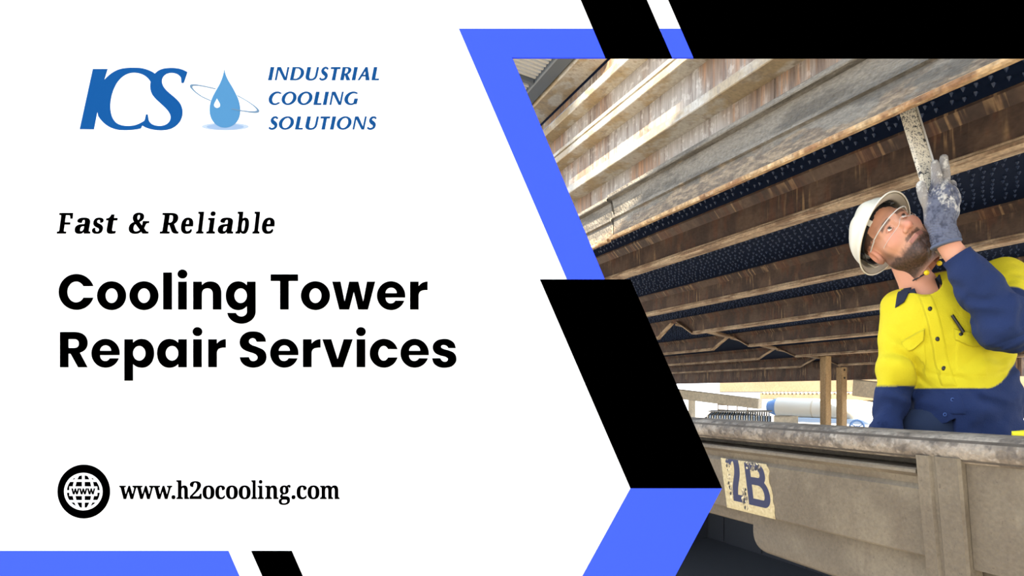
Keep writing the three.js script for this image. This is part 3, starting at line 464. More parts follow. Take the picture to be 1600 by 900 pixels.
  put('drop', [[T5([...bez([1242, 148], [1252, 220], [1300, 270], [1330, 335]), ...bez([1330, 335], [1360, 390], [1372, 440], [1370, 490], [1366, 570], [1310, 618], [1246, 618], [1180, 618], [1126, 560], [1124, 480], [1122, 430], [1140, 380], [1175, 320]), ...bez([1175, 320], [1205, 270], [1232, 220], [1242, 148])])]], flat({ color: new THREE.Color().setRGB(0.055, 0.170, 0.315) }), dropMark);
  put('glint', [[T5([...bez([1185, 384], [1196, 408], [1210, 420], [1210, 436], [1210, 450], [1198, 458], [1186, 458], [1174, 458], [1163, 450], [1163, 436], [1163, 420], [1176, 408], [1185, 384])])]], W, dropMark, 0, 0.001);
  const SW = flat({ color: new THREE.Color().setRGB(0.10, 0.17, 0.25) });
  const swoosh = (pts, w) => put('swoosh', [[T5(stroke(pts, w)[0])]], SW, dropMark, 0, 0.0012);
  swoosh([[1172, 305], [1080, 284], [995, 274], [975, 282], [985, 305], [1050, 360], [1132, 400]], (t) => 7 + 9 * Math.exp(-((t - 0.5) ** 2) / 0.03));
  swoosh([[1350, 360], [1430, 405], [1500, 458], [1516, 484], [1490, 492], [1400, 484], [1304, 466]], (t) => 6 + 10 * Math.exp(-((t - 0.55) ** 2) / 0.04));

  // web icon: 9.68 to the unit
  const T9 = (p) => p.map(([x, y]) => [85 + x / 9.677, 722 + y / 9.677]);
  const icon = new THREE.Group(); icon.name = 'web_icon'; icon.userData.label = 'white globe with www on a black disc'; board.add(icon);
  put('disc', [[T9(arc(447, 445, 397, 408, 0, 360, 80))]], BLACK, icon);
  const white = (name, list, z = 0.001) => put(name, list.map(([p, h]) => [T9(p), (h ?? []).map(T9)]), W, icon, 0.0003, z);
  white('globe_line', [ring(445, 445, 290, 283, 252, 246)]);
  white('globe_line', [R(426, 464, 180, 370), R(426, 464, 510, 712), R(250, 640, 263, 297), R(230, 660, 575, 609), R(180, 240, 425, 460), R(650, 710, 425, 460)]);
  for (const sgn of [-1, 1]) white('globe_line', [stroke([[445 + sgn * 75, 190], [445 + sgn * 112, 260], [445 + sgn * 140, 365]], () => 36), stroke([[445 + sgn * 140, 510], [445 + sgn * 118, 600], [445 + sgn * 70, 695]], () => 36)]);
  white('name_plate', [R(235, 655, 368, 510)]);
  const dub = (x) => [[[x, 395], [x + 26, 395], [x + 38, 452], [x + 52, 395], [x + 72, 395], [x + 84, 452], [x + 98, 395], [x + 122, 395], [x + 98, 488], [x + 72, 488], [x + 61, 440], [x + 50, 488], [x + 24, 488]]];
  for (const x of [266, 386, 506]) put('letter', [[T9(dub(x)[0])]], BLACK, icon, 0.001, 0.0014);
}

// ---------------------------------------------------------------- the worker
function surface(sdf, lo, hi, cell, paint) {              // naive surface nets over a distance field
  const nx = Math.ceil((hi[0] - lo[0]) / cell) + 1, ny = Math.ceil((hi[1] - lo[1]) / cell) + 1, nz = Math.ceil((hi[2] - lo[2]) / cell) + 1;
  const f = new Float32Array(nx * ny * nz), id = new Int32Array(nx * ny * nz).fill(-1), at = (i, j, k) => i + nx * (j + ny * k);
  for (let k = 0; k < nz; k++) for (let j = 0; j < ny; j++) for (let i = 0; i < nx; i++) f[at(i, j, k)] = sdf(lo[0] + i * cell, lo[1] + j * cell, lo[2] + k * cell);
  const pos = [], nor = [], col = [], idx = [], E = [[0, 1], [2, 3], [4, 5], [6, 7], [0, 2], [1, 3], [4, 6], [5, 7], [0, 4], [1, 5], [2, 6], [3, 7]];
  for (let k = 0; k < nz - 1; k++) for (let j = 0; j < ny - 1; j++) for (let i = 0; i < nx - 1; i++) {
    const c = []; let m = 0; for (let q = 0; q < 8; q++) { c[q] = f[at(i + (q & 1), j + (q >> 1 & 1), k + (q >> 2))]; if (c[q] < 0) m |= 1 << q; }
    if (m === 0 || m === 255) continue;
    let x = 0, y = 0, z = 0, n = 0;
    for (const [a, b] of E) if ((c[a] < 0) !== (c[b] < 0)) { const t = c[a] / (c[a] - c[b]); x += lerp(a & 1, b & 1, t); y += lerp(a >> 1 & 1, b >> 1 & 1, t); z += lerp(a >> 2, b >> 2, t); n++; }
    x = lo[0] + (i + x / n) * cell; y = lo[1] + (j + y / n) * cell; z = lo[2] + (k + z / n) * cell;
    const e = cell * 0.4, gx = sdf(x + e, y, z) - sdf(x - e, y, z), gy = sdf(x, y + e, z) - sdf(x, y - e, z), gz = sdf(x, y, z + e) - sdf(x, y, z - e), L = Math.hypot(gx, gy, gz) || 1;
    id[at(i, j, k)] = pos.length / 3; pos.push(x, y, z); nor.push(gx / L, gy / L, gz / L); if (paint) col.push(...paint(x, y, z));
  }
  const quad = (a, b, c, d, flip) => { if (Math.min(a, b, c, d) < 0) return; flip ? idx.push(a, c, b, a, d, c) : idx.push(a, b, c, a, c, d); };
  for (let k = 1; k < nz - 1; k++) for (let j = 1; j < ny - 1; j++) for (let i = 1; i < nx - 1; i++) {
    const s = f[at(i, j, k)] < 0;
    if (s !== (f[at(i + 1, j, k)] < 0)) quad(id[at(i, j - 1, k - 1)], id[at(i, j, k - 1)], id[at(i, j, k)], id[at(i, j - 1, k)], !s);
    if (s !== (f[at(i, j + 1, k)] < 0)) quad(id[at(i - 1, j, k - 1)], id[at(i - 1, j, k)], id[at(i, j, k)], id[at(i, j, k - 1)], !s);
    if (s !== (f[at(i, j, k + 1)] < 0)) quad(id[at(i - 1, j - 1, k)], id[at(i, j - 1, k)], id[at(i, j, k)], id[at(i - 1, j, k)], !s);
  }
  const g = new THREE.BufferGeometry(); g.setAttribute('position', new THREE.Float32BufferAttribute(pos, 3)); g.setAttribute('normal', new THREE.Float32BufferAttribute(nor, 3));
  if (paint) g.setAttribute('color', new THREE.Float32BufferAttribute(col, 3));
  g.setAttribute('uv', new THREE.Float32BufferAttribute(new Float32Array(pos.length / 3 * 2).map((_, i) => (i % 2 ? pos[(i >> 1) * 3 + 1] : pos[(i >> 1) * 3] + pos[(i >> 1) * 3 + 2] * 0.7)), 2));
  g.setIndex(idx); return g;
}
const smin = (a, b, k) => { const h = Math.max(k - Math.abs(a - b), 0) / k; return Math.min(a, b) - h * h * k * 0.25; };
function cap(x, y, z, a, b, r0, r1) { const dx = b[0] - a[0], dy = b[1] - a[1], dz = b[2] - a[2], px = x - a[0], py = y - a[1], pz = z - a[2], t = clamp((px * dx + py * dy + pz * dz) / (dx * dx + dy * dy + dz * dz)); return Math.hypot(px - dx * t, py - dy * t, pz - dz * t) - lerp(r0, r1, t); }
function ellip(x, y, z, c, r) { const px = x - c[0], py = y - c[1], pz = z - c[2], k0 = Math.hypot(px / r[0], py / r[1], pz / r[2]), k1 = Math.hypot(px / (r[0] * r[0]), py / (r[1] * r[1]), pz / (r[2] * r[2])); return k1 < 1e-9 ? -Math.min(...r) : k0 * (k0 - 1) / k1; }
const lin = (r, g, b) => { const c = new THREE.Color().setRGB(r / 255, g / 255, b / 255, THREE.SRGBColorSpace); return [c.r, c.g, c.b]; };

const J = { neck: [-0.07, 1.375, -0.03], shR: [-0.135, 1.33, -0.06], shL: [0.2, 1.405, -0.04], elR: [-0.17, 1.11, 0.02], wrR: [-0.215, 0.87, 0.03], elL: [0.098, 1.245, 0.19], wrL: [-0.074, 1.515, 0.155], hipR: [-0.06, 0.9, -0.01], hipL: [0.12, 0.9, -0.01] };
const person = group('person', 'worker in white hard hat and yellow and navy shirt pushing up a bar', 'person', [-1.004, 0.45, -1.696], FACING);

// head frame: x to his left, y to the crown, z out of the face
const HX = V(0.70, 0.68, -0.16).normalize(), HY = V(-0.74, 0.6, -0.24); HY.addScaledVector(HX, -HY.dot(HX)).normalize(); const HZ = HX.clone().cross(HY);
const HEAD = new THREE.Matrix4().makeBasis(HX, HY, HZ).setPosition(V(-0.184, 1.573, 0.08).addScaledVector(HZ, -0.084));
const headSdf = (x, y, z) => {
  const ax = Math.abs(x);
  let d = ellip(x, y, z, [0, 0.035, -0.012], [0.077, 0.092, 0.096]);
  d = smin(d, ellip(x, y, z, [0, -0.035, 0.028], [0.063, 0.088, 0.064]), 0.03);
  d = smin(d, cap(ax, y, z, [0.048, -0.062, 0.0], [0.012, -0.108, 0.06], 0.026, 0.024), 0.03);
  d = smin(d, cap(ax, y, z, [0.044, -0.03, 0.058], [0.05, -0.028, 0.04], 0.024, 0.02), 0.03);
  d = smin(d, cap(ax, y, z, [0.008, 0.021, 0.084], [0.045, 0.02, 0.066], 0.013, 0.013), 0.02);
  d = -smin(-d, Math.hypot(ax - 0.032, y - 0.0, (z - 0.103) * 0.8) - 0.015, 0.012);
  d = smin(d, ellip(ax, y, z, [0.032, 0.001, 0.076], [0.0165, 0.012, 0.0115]), 0.006);
  d = smin(d, cap(x, y, z, [0, 0.008, 0.084], [0, -0.036, 0.112], 0.008, 0.0125), 0.014);
  d = smin(d, cap(ax, y, z, [0.004, -0.038, 0.108], [0.0125, -0.041, 0.1], 0.009, 0.0085), 0.008);
  d = -smin(-d, Math.hypot(ax - 0.0065, (y + 0.049) * 0.9, z - 0.106) - 0.0042, 0.004);
  d = smin(d, cap(ax, y, z, [0, -0.067, 0.092], [0.022, -0.0715, 0.082], 0.0058, 0.0035), 0.009);
  d = smin(d, cap(ax, y, z, [0, -0.0785, 0.0912], [0.017, -0.077, 0.084], 0.0062, 0.004), 0.009);
  d = -smin(-d, cap(ax, y, z, [0, -0.0725, 0.103], [0.024, -0.0735, 0.09], 0.0025, 0.0022), 0.004);
  d = smin(d, ellip(ax, y, z, [0.082, -0.008, -0.008], [0.01, 0.033, 0.021]), 0.01);
  d = -smin(-d, ellip(ax, y, z, [0.093, -0.006, -0.006], [0.008, 0.02, 0.011]), 0.006);
  d = smin(d, cap(x, y, z, [0, -0.06, -0.02], [0.0, -0.15, -0.03], 0.056, 0.056), 0.03);
  const bd = step(-0.055, -0.09, y) * step(-0.03, 0.02, z); d -= 0.0035 * bd * (0.85 + 0.3 * n3(x * 300, y * 300, z * 300)) * step(0.1, 0.09, Math.abs(x));
  return d;
};
const SKIN = lin(206, 150, 120), BEARD = lin(44, 32, 27), LIP = lin(158, 104, 88), BROW = lin(74, 52, 40), RED = lin(208, 128, 104);
const headPaint = (x, y, z) => {
  const ax = Math.abs(x), n = n3(x * 260, y * 260, z * 260), n2 = n3(x * 90, y * 90, z * 90);
  let c = mix(SKIN, RED, 0.5 * step(0.035, 0.01, Math.hypot(ax - 0.045, y + 0.03, z - 0.07)) + 0.55 * step(0.022, 0.008, Math.hypot(ax * 0.8, y + 0.038, z - 0.115)) + 0.4 * step(0.075, 0.085, ax));
  // moustache and beard: dense on chin, thinner up the cheeks
  const jaw = step(-0.058, -0.092, y + 0.35 * Math.max(0, 0.05 - ax) * 0 + (n - 0.5) * 0.012 + (n2 - 0.5) * 0.012) * step(-0.05, -0.02, z + (n2 - 0.5) * 0.03), side = step(0.052, 0.062, ax) * step(0.0, -0.05, y + (n - 0.5) * 0.012) * step(-0.035, -0.015, z) * step(0.055, 0.03, z);
  const mous = step(0.034, 0.026, ax) * step(-0.0525, -0.057, y + (n - 0.5) * 0.008) * step(-0.069, -0.064, y) * step(0.07, 0.08, z);
  c = mix(c, BEARD, clamp(1.05 * jaw + 0.75 * side + 0.8 * mous) * (0.86 + 0.14 * n) * (y < -0.135 ? step(-0.17, -0.135, y) : 1));
  const lip = step(0.03, 0.023, ax) * step(0.0075, 0.005, Math.abs(y + 0.0745 + ax * 0.06)) * step(0.078, 0.084, z); c = mix(c, LIP, lip);
  const brow = step(0.0095, 0.0045, Math.abs(y - 0.0235 + Math.max(0, ax - 0.035) * 0.35)) * step(0.01, 0.016, ax) * step(0.056, 0.05, ax) * step(0.05, 0.06, z); c = mix(c, BROW, 0.95 * brow * (0.75 + 0.25 * n));
  const hair = step(0.03, 0.045, y + (z > 0.04 ? -0.05 : 0.02 * n)) * step(0.055, 0.04, z); c = mix(c, BEARD, 0.9 * hair);
  return c;
};
const bodySdf = (x, y, z) => {
  let d = cap(x, y, z, [-0.128, 1.47, -0.01], J.neck, 0.05, 0.06);
  d = smin(d, ellip(x, y, z, [0.02, 1.25, -0.03], [0.15, 0.17, 0.085]), 0.05); d = smin(d, ellip(x, y, z, [0.03, 1.02, -0.02], [0.14, 0.19, 0.085]), 0.06);
  d = smin(d, cap(x, y, z, J.shR, J.elR, 0.045, 0.036), 0.03); d = smin(d, cap(x, y, z, J.elR, J.wrR, 0.036, 0.026), 0.02);
  d = smin(d, cap(x, y, z, J.shL, J.elL, 0.046, 0.038), 0.03); d = smin(d, cap(x, y, z, J.elL, J.wrL, 0.042, 0.0315), 0.02);
  d = smin(d, cap(x, y, z, J.hipR, [-0.08, 0.48, 0.03], 0.075, 0.05), 0.04); d = smin(d, cap(x, y, z, J.hipL, [0.16, 0.48, 0.02], 0.075, 0.05), 0.04);
  d = smin(d, cap(x, y, z, [-0.08, 0.48, 0.03], [-0.08, 0.1, -0.02], 0.05, 0.034), 0.02); d = smin(d, cap(x, y, z, [0.16, 0.48, 0.02], [0.16, 0.1, -0.03], 0.05, 0.034), 0.02);
  d = smin(d, cap(x, y, z, J.wrR, [-0.2, 0.79, 0.03], 0.026, 0.034), 0.02);
  for (let i = 0; i < 4; i++) d = smin(d, cap(x, y, z, [-0.225 + i * 0.017, 0.775, 0.035], [-0.225 + i * 0.017, 0.715 + (i === 0 || i === 3 ? 0.012 : 0), 0.05], 0.009, 0.008), 0.006);
  d = smin(d, cap(x, y, z, [-0.172, 0.81, 0.035], [-0.155, 0.765, 0.055], 0.011, 0.009), 0.008);
  return d;
};
{
  const hg = surface(headSdf, [-0.11, -0.155, -0.13], [0.11, 0.14, 0.14], 0.0026, headPaint); hg.applyMatrix4(HEAD);
  const bg = surface(bodySdf, [-0.3, 0.05, -0.2], [0.32, 1.56, 0.3], 0.011, (x, y, z) => mix(SKIN, RED, 0.25 * n3(x * 30, y * 30, z * 30)));
  const bodyGeo = mergeGeometries([hg, bg]);
  mesh('body', bodyGeo, mat({ vertexColors: true, roughness: 0.55, sheen: 0.2 }), person);
}
const HAT_TILT = new THREE.Matrix4().makeRotationX(-0.3).setPosition(0, 0.0, -0.012);
const inHead = (g) => { g.applyMatrix4(HEAD); return g; };
{ // eyes looking up
  for (const s of [-1, 1]) {
    const g = new THREE.SphereGeometry(0.0118, 28, 20), p = g.attributes.position, c = [], look = V(0.14, 0.34, 0.92).normalize(), q = V(0, 0, 0);
    for (let i = 0; i < p.count; i++) { q.fromBufferAttribute(p, i).normalize(); const t = q.dot(look); c.push(...(t > 0.94 ? [0.01, 0.01, 0.01] : t > 0.78 ? lin(84, 66, 48) : lin(226, 220, 212))); }
    g.setAttribute('color', new THREE.Float32BufferAttribute(c, 3)); g.translate(s * 0.032, 0.0008, 0.0775); mesh('eye', inHead(g), mat({ vertexColors: true, roughness: 0.15 }), person);
    for (const [y0, nm] of [[0.0085, 'eyelid'], [-0.0075, 'eyelid']]) { const pts = []; for (let i = 0; i <= 8; i++) { const a = i / 8 * 2 - 1; pts.push(V(s * 0.032 + a * 0.015, 0.0008 + y0 * (1 - a * a), 0.0775 + 0.0118 * Math.sqrt(Math.max(0.05, 1 - (a * a) * 0.9 - y0 * y0 * 3000 * (1 - a * a) * 0.5)) - (1 - a * a) * 0.0005 - Math.abs(a) * 0.001)); } mesh(nm, inHead(tube(pts, 0.0021, 16, 6)), mat({ color: 0xb67f66, roughness: 0.6 }), person); }
  }
}
const inHat = (g) => { g.applyMatrix4(HAT_TILT); return inHead(g); };
{ // hard hat: shell with lip and peak, dark harness inside
  const shell = (inner) => {
    const NU = 72, NV = 26, pos = [], idx = [];
    for (let j = 0; j <= NV; j++) for (let i = 0; i <= NU; i++) {
      const a = i / NU * Math.PI * 2, sx = Math.sin(a), cz = Math.cos(a), t = j / NV;      // a = 0 is the front
      const front = Math.max(0, cz), k = inner ? 0.955 : 1, peak = Math.pow(front, 2.2) * 0.03;
      let r, y;
      if (t < 0.8) { const b = t / 0.8 * Math.PI / 2; r = Math.sin(b); y = Math.cos(b); } else { r = 1; y = 0; }
      let X = sx * 0.108 * r * k, Z = (cz * 0.128 - 0.002) * r * k, Yy = 0.045 + y * 0.094 * (inner ? 0.96 : 1);
      if (!inner && r < 0.98) { const ridge = Math.exp(-((X / 0.02) ** 2)) * 0.009 * step(0.05, 0.5, y) ; Yy += ridge; const side = Math.exp(-(((Math.abs(X) - 0.05) / 0.012) ** 2)) * 0.004 * step(0.3, 0.7, y); Yy += side; }
      if (t >= 0.8) { const q = (t - 0.8) / 0.2; Yy = 0.045 - q * 0.02 - peak * q * 0.1; X += sx * 0.014 * q; Z += cz * (0.014 * q) + peak * q; }
      pos.push(X, Yy, Z);
    }
    for (let j = 0; j < NV; j++) for (let i = 0; i < NU; i++) { const a = j * (NU + 1) + i, b = a + NU + 1; inner ? idx.push(a, a + 1, b, a + 1, b + 1, b) : idx.push(a, b, a + 1, a + 1, b, b + 1); }
    const g = new THREE.BufferGeometry(); g.setAttribute('position', new THREE.Float32BufferAttribute(pos, 3)); g.setIndex(idx); g.computeVertexNormals(); return g;
  };
  const hat = mesh('hard_hat', inHat(shell(false)), mat({ color: 0xd2cbb6, roughness: 0.35, side: THREE.DoubleSide }), person); hat.userData.label = 'off-white hard hat';
  mesh('lining', inHat(shell(true)), mat({ color: 0xb9b4a6, roughness: 0.6, side: THREE.DoubleSide }), hat);
  const edge = []; for (let i = 0; i < 48; i++) { const a = i / 48 * Math.PI * 2, cz = Math.cos(a), sx = Math.sin(a), pk = Math.pow(Math.max(0, cz), 2.2) * 0.03; edge.push(V(sx * 0.122, 0.025 - pk * 0.1, cz * 0.142 - 0.002 + pk)); }
  mesh('brim_edge', inHat(tube(edge, 0.0028, 120, 6, true)), mat({ color: 0xdcd5c2, roughness: 0.4 }), hat);
  const band = []; for (let i = 0; i <= 40; i++) { const a = i / 40 * Math.PI * 2; band.push([Math.sin(a) * 0.0845, Math.cos(a) * 0.104 - 0.004]); }
  const pos = [], idx = []; band.forEach(([x, z], i) => { for (const [y, k] of [[0.038, 1.05], [0.068, 1.05], [0.068, 1.0], [0.038, 1.0]]) pos.push(x * k, y, z * k); if (i) for (let e = 0; e < 4; e++) { const a = (i - 1) * 4 + e, b = (i - 1) * 4 + (e + 1) % 4; idx.push(a, b, a + 4, b, b + 4, a + 4); } });
  const bg = new THREE.BufferGeometry(); bg.setAttribute('position', new THREE.Float32BufferAttribute(pos, 3)); bg.setIndex(idx); bg.computeVertexNormals(); mesh('harness_band', inHat(bg), mat({ color: 0x17181c, roughness: 0.8, side: THREE.DoubleSide }), hat);
  for (let i = 0; i < 6; i++) { const a = i / 6 * Math.PI * 2 + 0.5; mesh('harness_clip', inHat((() => { const g = box(-0.009, 0.009, 0.028, 0.06, -0.003, 0.003, 0.001); g.rotateY(a); g.translate(Math.sin(a) * 0.098, 0, Math.cos(a) * 0.118); return g; })()), mat({ color: i % 2 ? 0xcfcabb : 0x1b1c20, roughness: 0.6 }), hat); }
}
{ // clear safety glasses
  const gl = new THREE.Group(); gl.name = 'safety_glasses'; gl.userData.label = 'clear safety glasses'; person.add(gl);
  const N = 24, R = 6, pos = [], idx = [], at = (a, v) => { const th = a * 1.15; return V(0.076 * Math.sin(th) / Math.sin(1.15), lerp(-0.02, 0.02, v) - (v < 0.5 ? Math.exp(-((a / 0.16) ** 2)) * -0.014 * (1 - 2 * v) : 0), 0.052 + 0.066 * (Math.cos(th) - Math.cos(1.15)) / (1 - Math.cos(1.15))); };
  for (let j = 0; j <= R; j++) for (let i = 0; i <= N; i++) { const p = at(i / N * 2 - 1, j / R); pos.push(p.x, p.y, p.z); }
  for (let j = 0; j < R; j++) for (let i = 0; i < N; i++) { const a = j * (N + 1) + i; idx.push(a, a + 1, a + N + 1, a + 1, a + N + 2, a + N + 1); }
  const g = new THREE.BufferGeometry(); g.setAttribute('position', new THREE.Float32BufferAttribute(pos, 3)); g.setIndex(idx); g.computeVertexNormals();
  mesh('lens', inHead(g), mat({ color: 0xffffff, transmission: 1, thickness: 0, roughness: 0.02, ior: 1.3, specularIntensity: 0.5 }), gl);
  const clear = mat({ color: 0xe6e2da, roughness: 0.2, transmission: 0.35, thickness: 0 });
  const top = [], low = []; for (let i = 0; i <= 20; i++) { top.push(at(i / 10 - 1, 1)); low.push(at(i / 10 - 1, 0)); }
  mesh('brow_bar', inHead(tube(top, 0.0021, 40, 6)), clear, gl); mesh('lower_rim', inHead(tube(low, 0.0007, 40, 6)), clear, gl);
  for (const s of [-1, 1]) mesh('temple', inHead(tube([V(s * 0.076, 0.018, 0.052), V(s * 0.083, 0.016, 0.02), V(s * 0.087, 0.012, -0.02)], 0.0026, 12, 6)), clear, gl);
}
// shirt
const ease = 0.012;
const torsoSdf = (x, y, z) => {
  let d = ellip(x, y, z, [0.008, 1.25, -0.015], [0.203, 0.185, 0.12]);
  d = smin(d, ellip(x, y, z, [0.06, 1.04, -0.01], [0.178, 0.2, 0.12]), 0.08);
  d = smin(d, cap(x, y, z, [0.06, 1.0, -0.01], [0.08, 0.86, -0.01], 0.15, 0.155), 0.06);
  d = smin(d, cap(x, y, z, [-0.05, 1.335, -0.045], J.shR, 0.06, 0.055), 0.04);
  d = smin(d, cap(x, y, z, [-0.03, 1.36, -0.05], J.shL, 0.06, 0.07), 0.05);
  return d;
};
const armR = (x, y, z) => smin(cap(x, y, z, J.shR, J.elR, 0.066, 0.062), cap(x, y, z, J.elR, J.wrR, 0.058, 0.046), 0.03);
const armLU = (x, y, z) => cap(x, y, z, J.shL, [0.118, 1.262, 0.175], 0.083, 0.072);
const CUFF = [-0.034, 1.452, 0.165];
const armLF = (x, y, z) => cap(x, y, z, [0.1, 1.24, 0.185], CUFF, 0.08, 0.049);
function folds(x, y, z) {
  const w = n3(x * 14 + 3, y * 14, z * 14), arm = Math.exp(-((x - 0.14) ** 2 + (y - 1.32) ** 2 + (z - 0.08) ** 2) / 0.012), belly = step(1.16, 1.0, y), sleeve = Math.exp(-((x + 0.17) ** 2) / 0.004) * Math.exp(-((y - 1.15) ** 2) / 0.012);
  const crease = (k, px, py, nx, ny, L) => { const u = (x - px) * nx + (y - py) * ny + 0.02 * (w - 0.5), v = -(x - px) * ny + (y - py) * nx; return k * Math.exp(-((u / 0.007) ** 2)) * Math.exp(-((v / L) ** 2)); };
  const q = (x - 0.1) * -0.5 + (y - 1.24) * 0.8, slv = Math.exp(-Math.max(0, armLF(x, y, z)) * 60) * step(0.02, 0.1, z);
  let d = slv * (0.006 * Math.sin(q * 55 + 7 * n3(x * 16, y * 16, z * 16)) * step(0.2, 0.05, q) + 0.009 * (n3(x * 26, y * 12, z * 26) - 0.5) + 0.0035 * Math.sin(q * 75 + x * 30 + 9 * n3(x * 12, y * 12, z * 12))) + 0.012 * (w - 0.5) + 0.005 * (n3(x * 34, y * 34, z * 34) - 0.5) + 0.005 * arm * Math.sin(60 * (x * 0.6 + y * 0.9) + 6 * w) + 0.006 * belly * Math.sin(34 * (y + x * 0.5) + 8 * w) + 0.007 * sleeve * Math.sin(70 * y + 40 * x + 5 * w);
  d += 0.006 * Math.exp(-((x - 0.13) ** 2) / 0.012) * Math.exp(-((y - 1.13) ** 2) / 0.003) * Math.sin(95 * y - 40 * x + 4 * w);
  if (z > 0) d += crease(0.006, -0.11, 1.11, 0.75, 0.66, 0.06) + crease(0.005, -0.14, 1.15, 0.5, 0.86, 0.05) + crease(0.005, 0.06, 1.17, -0.55, 0.83, 0.07) + crease(0.005, 0.09, 1.2, -0.4, 0.9, 0.06) + crease(0.004, -0.03, 1.1, 0.3, 0.95, 0.05);
  return d;
}
const shirtSdf = (x, y, z) => {
  let d = torsoSdf(x, y, z);
  d = smin(d, armR(x, y, z), 0.012); d = smin(d, armLU(x, y, z), 0.04); d = smin(d, armLF(x, y, z), 0.018); d += folds(x, y, z);
  d = Math.max(d, armR(x, y, z) < 0.01 ? -1 : (x < -0.02 ? 0.952 - (x + 0.02) * 0.12 + 0.02 * step(-0.05, -0.02, x) : 0.93 - 0.08 * step(-0.02, 0.05, x)) - y);                                // hem
  const cx = CUFF[0] - 0.1, cy = CUFF[1] - 1.24, cz = CUFF[2] - 0.185, L = Math.hypot(cx, cy, cz); d = Math.max(d, armLF(x, y, z) < 0.02 ? ((x - CUFF[0]) * cx + (y - CUFF[1]) * cy + (z - CUFF[2]) * cz) / L : -1);   // open cuff
  d = -smin(-d, cap(x, y, z, [-0.115, 1.46, 0.02], [-0.07, 1.375, 0.02], 0.058, 0.05), 0.01);            // neck opening
  return d;
};
const YEL = lin(204, 186, 14), NAVY = lin(10, 33, 76);
const shirtPaint = (x, y, z) => {
  const dT = torsoSdf(x, y, z), dR = armR(x, y, z), dU = armLU(x, y, z), dF = armLF(x, y, z), m = Math.min(dT, dR, dU, dF);
  let navy;
  if (dF <= m + 0.004 && dF < dU + 0.004) navy = 1;
  else if (dU === m) { const t = ((x - J.shL[0]) * (J.elL[0] - J.shL[0]) + (y - J.shL[1]) * (J.elL[1] - J.shL[1]) + (z - J.shL[2]) * (J.elL[2] - J.shL[2])) / 0.088; navy = step(0.6, 0.64, t); }
  else if (dR === m) navy = step(1.074, 1.070, y);
  else { const b = 1.064 + 0.11 * step(0.07, 0.26, x); navy = step(b + 0.002, b - 0.002, y); }
  return mix(YEL, NAVY, navy);
};
const clothBump = grey(256, 256, (u, v) => 0.5 * vn(u * 128, v * 128, 128, 128, 3) + 0.5 * fbm(u, v, 16, 16, 5, 3), 0.16, 0.16);
const cloth = mat({ vertexColors: true, roughness: 0.9, bumpMap: clothBump, bumpScale: 0.0012, sheen: 0.1, sheenColor: new THREE.Color(0x555544), sheenRoughness: 0.6 });
const shirt = mesh('shirt', surface(shirtSdf, [-0.32, 0.82, -0.24], [0.36, 1.56, 0.32], 0.0052, shirtPaint), cloth, person); shirt.userData.label = 'yellow work shirt with navy sleeves and hem';
// things lying on the front of the shirt follow its surface
const front = (x, y, f = torsoSdf) => { let z = 0.3; for (let i = 0; i < 160; i++) { const d = f(x, y, z) + (f === torsoSdf ? folds(x, y, z) : 0); if (d < 0.0004) break; z -= Math.max(0.0006, d * 0.6); if (z < -0.2) break; } return z; };
function patch(corner, nu, nv, lift, f) {                  // cloth patch: raised inside, sewn down at its edge
  const pos = [], idx = []; for (let j = 0; j <= nv; j++) for (let i = 0; i <= nu; i++) { const [x, y] = corner(i / nu, j / nv), e = i === 0 || j === 0 || i === nu || j === nv; pos.push(x, y, front(x, y, f) + (e ? -0.001 : lift)); }
  for (let j = 0; j < nv; j++) for (let i = 0; i < nu; i++) { const a = j * (nu + 1) + i; idx.push(a, a + 1, a + nu + 1, a + 1, a + nu + 2, a + nu + 1); }
  const g = new THREE.BufferGeometry(); g.setAttribute('position', new THREE.Float32BufferAttribute(pos, 3)); g.setIndex(idx); g.computeVertexNormals(); return metric(g);
}
const yellowCloth = mat({ color: new THREE.Color(...YEL), roughness: 0.9, bumpMap: clothBump, bumpScale: 0.001, side: THREE.DoubleSide }), navyCloth = mat({ color: new THREE.Color(...NAVY), roughness: 0.9, side: THREE.DoubleSide }), blackPlastic = mat({ color: 0x16140f, roughness: 0.4 });
const plack = (y) => -0.092 + (1.34 - y) * 0.215;
mesh('placket', patch((u, v) => { const y = lerp(1.068, 1.355, v); return [plack(y) + lerp(-0.021, 0.021, u), y]; }, 8, 40, 0.0035), yellowCloth, shirt);
mesh('placket', patch((u, v) => { const y = lerp(0.985, 1.056, v); return [plack(y) + lerp(-0.021, 0.021, u), y]; }, 8, 24, 0.0035), navyCloth, shirt);
mesh('pocket_flap', patch((u, v) => [lerp(-0.166, -0.1, u), lerp(1.172, 1.21, v) + u * 0.04 + (v < 0.5 ? -0.012 * Math.sin(u * 3.14) : 0)], 22, 12, 0.009), yellowCloth, shirt);
mesh('pocket', patch((u, v) => [lerp(-0.15, -0.098, u) + 0.01 * (1 - v), lerp(1.1, 1.18, v) + u * 0.04 * v], 16, 14, 0.0022), yellowCloth, shirt);
mesh('pocket_flap', patch((u, v) => [lerp(-0.02, 0.075, u), lerp(1.21, 1.246, v) - u * 0.02 + (v < 0.5 ? -0.012 * Math.sin(u * 3.14) : 0)], 20, 12, 0.005), yellowCloth, shirt);
mesh('pocket', patch((u, v) => [lerp(-0.016, 0.078, u), lerp(1.1, 1.212, v) - u * 0.02 * v], 16, 14, 0.0022), yellowCloth, shirt);
for (const [x, y] of [[-0.086, 1.307], [-0.066, 1.214], [-0.046, 1.125], [-0.14, 1.2], [0.0, 1.226]]) { const z = front(x, y) + 0.004, g = new THREE.SphereGeometry(0.0072, 16, 10); g.scale(1, 1, 0.4); g.translate(x, y, z); mesh('button', g, blackPlastic, shirt); }
